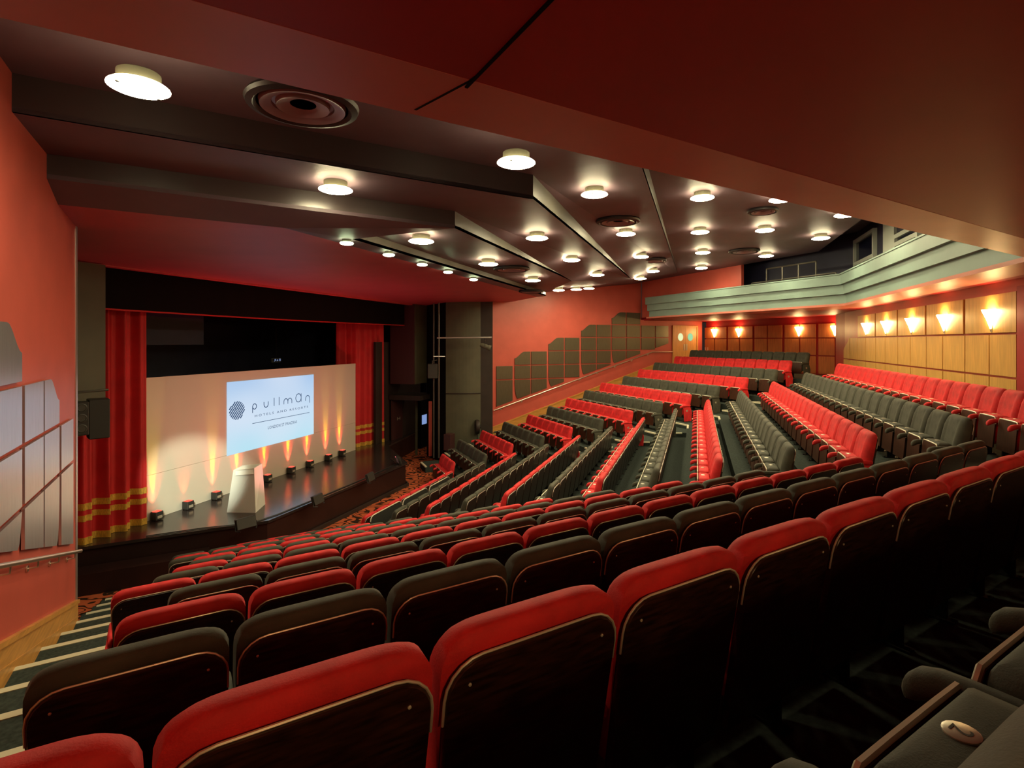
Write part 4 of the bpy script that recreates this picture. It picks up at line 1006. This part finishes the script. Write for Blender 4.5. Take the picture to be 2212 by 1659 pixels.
REAR = ['backrest', 'back_shell', 'back_trim', 'seat_cushion', 'seat_board', 'armrest', 'armrest_post']
FRONT = ['backrest', 'back_shell', 'seat_cushion', 'seat_board', 'seat_trim', 'armrest', 'armrest_post']
for k in range(1, 15):
    colour = 'red' if k % 2 else 'black'; z = ZR(k); j = 14 - k; zz = z + .001
    # near block
    tl, n = SL[j]
    for i in range(n):
        if j == 13 and i < 0: continue
        p = N(SN(j) + (.08 if j == 0 else 0), tl + W * (i + .5), zz)
        place_seat(p, -BETA, colour, f'{colour} velvet tip-up seat, {ordn[i + 1]} from the near wall, {ordn[k]} row from stage, near block', f'{colour} seats of the near block', FULL if j <= 2 else REAR, 2 if i == 0 else 1, 2 if i == n - 1 else 0, None, {(0, 1): '1', (0, 2): '2', (0, 3): '3'}.get((j, i)))
    # far block
    tl, n = SLF[j]
    for i in range(n):
        p = mir(N(SN(j), tl + W * (n - i - .5), zz))
        place_seat(p, BETA, colour, f'{colour} velvet tip-up seat, {ordn[i + 1]} from the aisle, {ordn[k]} row from stage, far block', f'{colour} seats of the far block', FRONT, 2 if i == 0 else 1, 2 if i == n - 1 else 0, (-1, chr(64 + k)) if i == 0 and k >= 4 else None)
    # centre block
    if k <= 13:
        n = k + 8
        for i in range(n):
            p = (XC - n * W / 2 + W * (i + .5), YC(k), zz)
            place_seat(p, 0, colour, f'{colour} velvet tip-up seat, {ordn[i + 1]} from the near aisle, {ordn[k]} row from stage, centre block', f'{colour} seats of the centre block', FULL if k >= 6 else REAR, 2 if i == 0 else 1, 2 if i == n - 1 else 0)

# ================================================================== LIGHT, CAMERA
src = Vector((1.6, 3.3, H + 1.35)); tgt_ = Vector((10.15, 11.2, zs + .85)); aimw = (tgt_ - src).normalized()
fl = thing('stage_spotlight', tuple(src - aimw * .16), 'black front of house spotlight hung under the ceiling by the near red wall', 'spotlight')
m = MB(); m.tube([src - aimw * .45, src - aimw * .1, src - aimw * .02], .09, 14); m.build('barrel', 'box', fl, True, True)
MB().tube([src - aimw * .25 + Vector((0, 0, .08)), (src.x - aimw.x * .25, src.y - aimw.y * .25, H + 2.42)], .018, 6).build('hanger', 'iron', fl, True, True)
spot('stage_wash', tuple(src), aimw, 7500, (.95, 1, .76), 11, .6, .06)
w = bpy.data.worlds.new('World'); SC.world = w; w.use_nodes = True
w.node_tree.nodes['Background'].inputs[0].default_value = (.10, .06, .05, 1); w.node_tree.nodes['Background'].inputs[1].default_value = .2
cam = bpy.data.cameras.new('Camera'); co = bpy.data.objects.new('Camera', cam); COL.objects.link(co)
cam.sensor_fit = 'HORIZONTAL'; cam.sensor_width = 36; cam.lens = FPX / 2212 * 36
cam.shift_x = (1106 - CXP) / 2212; cam.shift_y = (CYP - 829.5) / 2212
cam.clip_start = .03; cam.clip_end = 100
co.location = CAM; co.rotation_euler = (pi / 2, 0, math.atan2(sa, ca) - pi / 2)
SC.camera = co
SC.view_settings.view_transform = 'Standard'; SC.view_settings.look = 'None'; SC.view_settings.exposure = 0.25; SC.view_settings.gamma = 1
SC.cycles.use_light_tree = True; SC.cycles.max_bounces = 6; SC.cycles.diffuse_bounces = 4; SC.cycles.glossy_bounces = 3
SC.cycles.sample_clamp_indirect = 6; SC.cycles.sample_clamp_direct = 0
SC.cycles.use_denoising = True
SC.cycles.caustics_reflective = False; SC.cycles.caustics_refractive = False
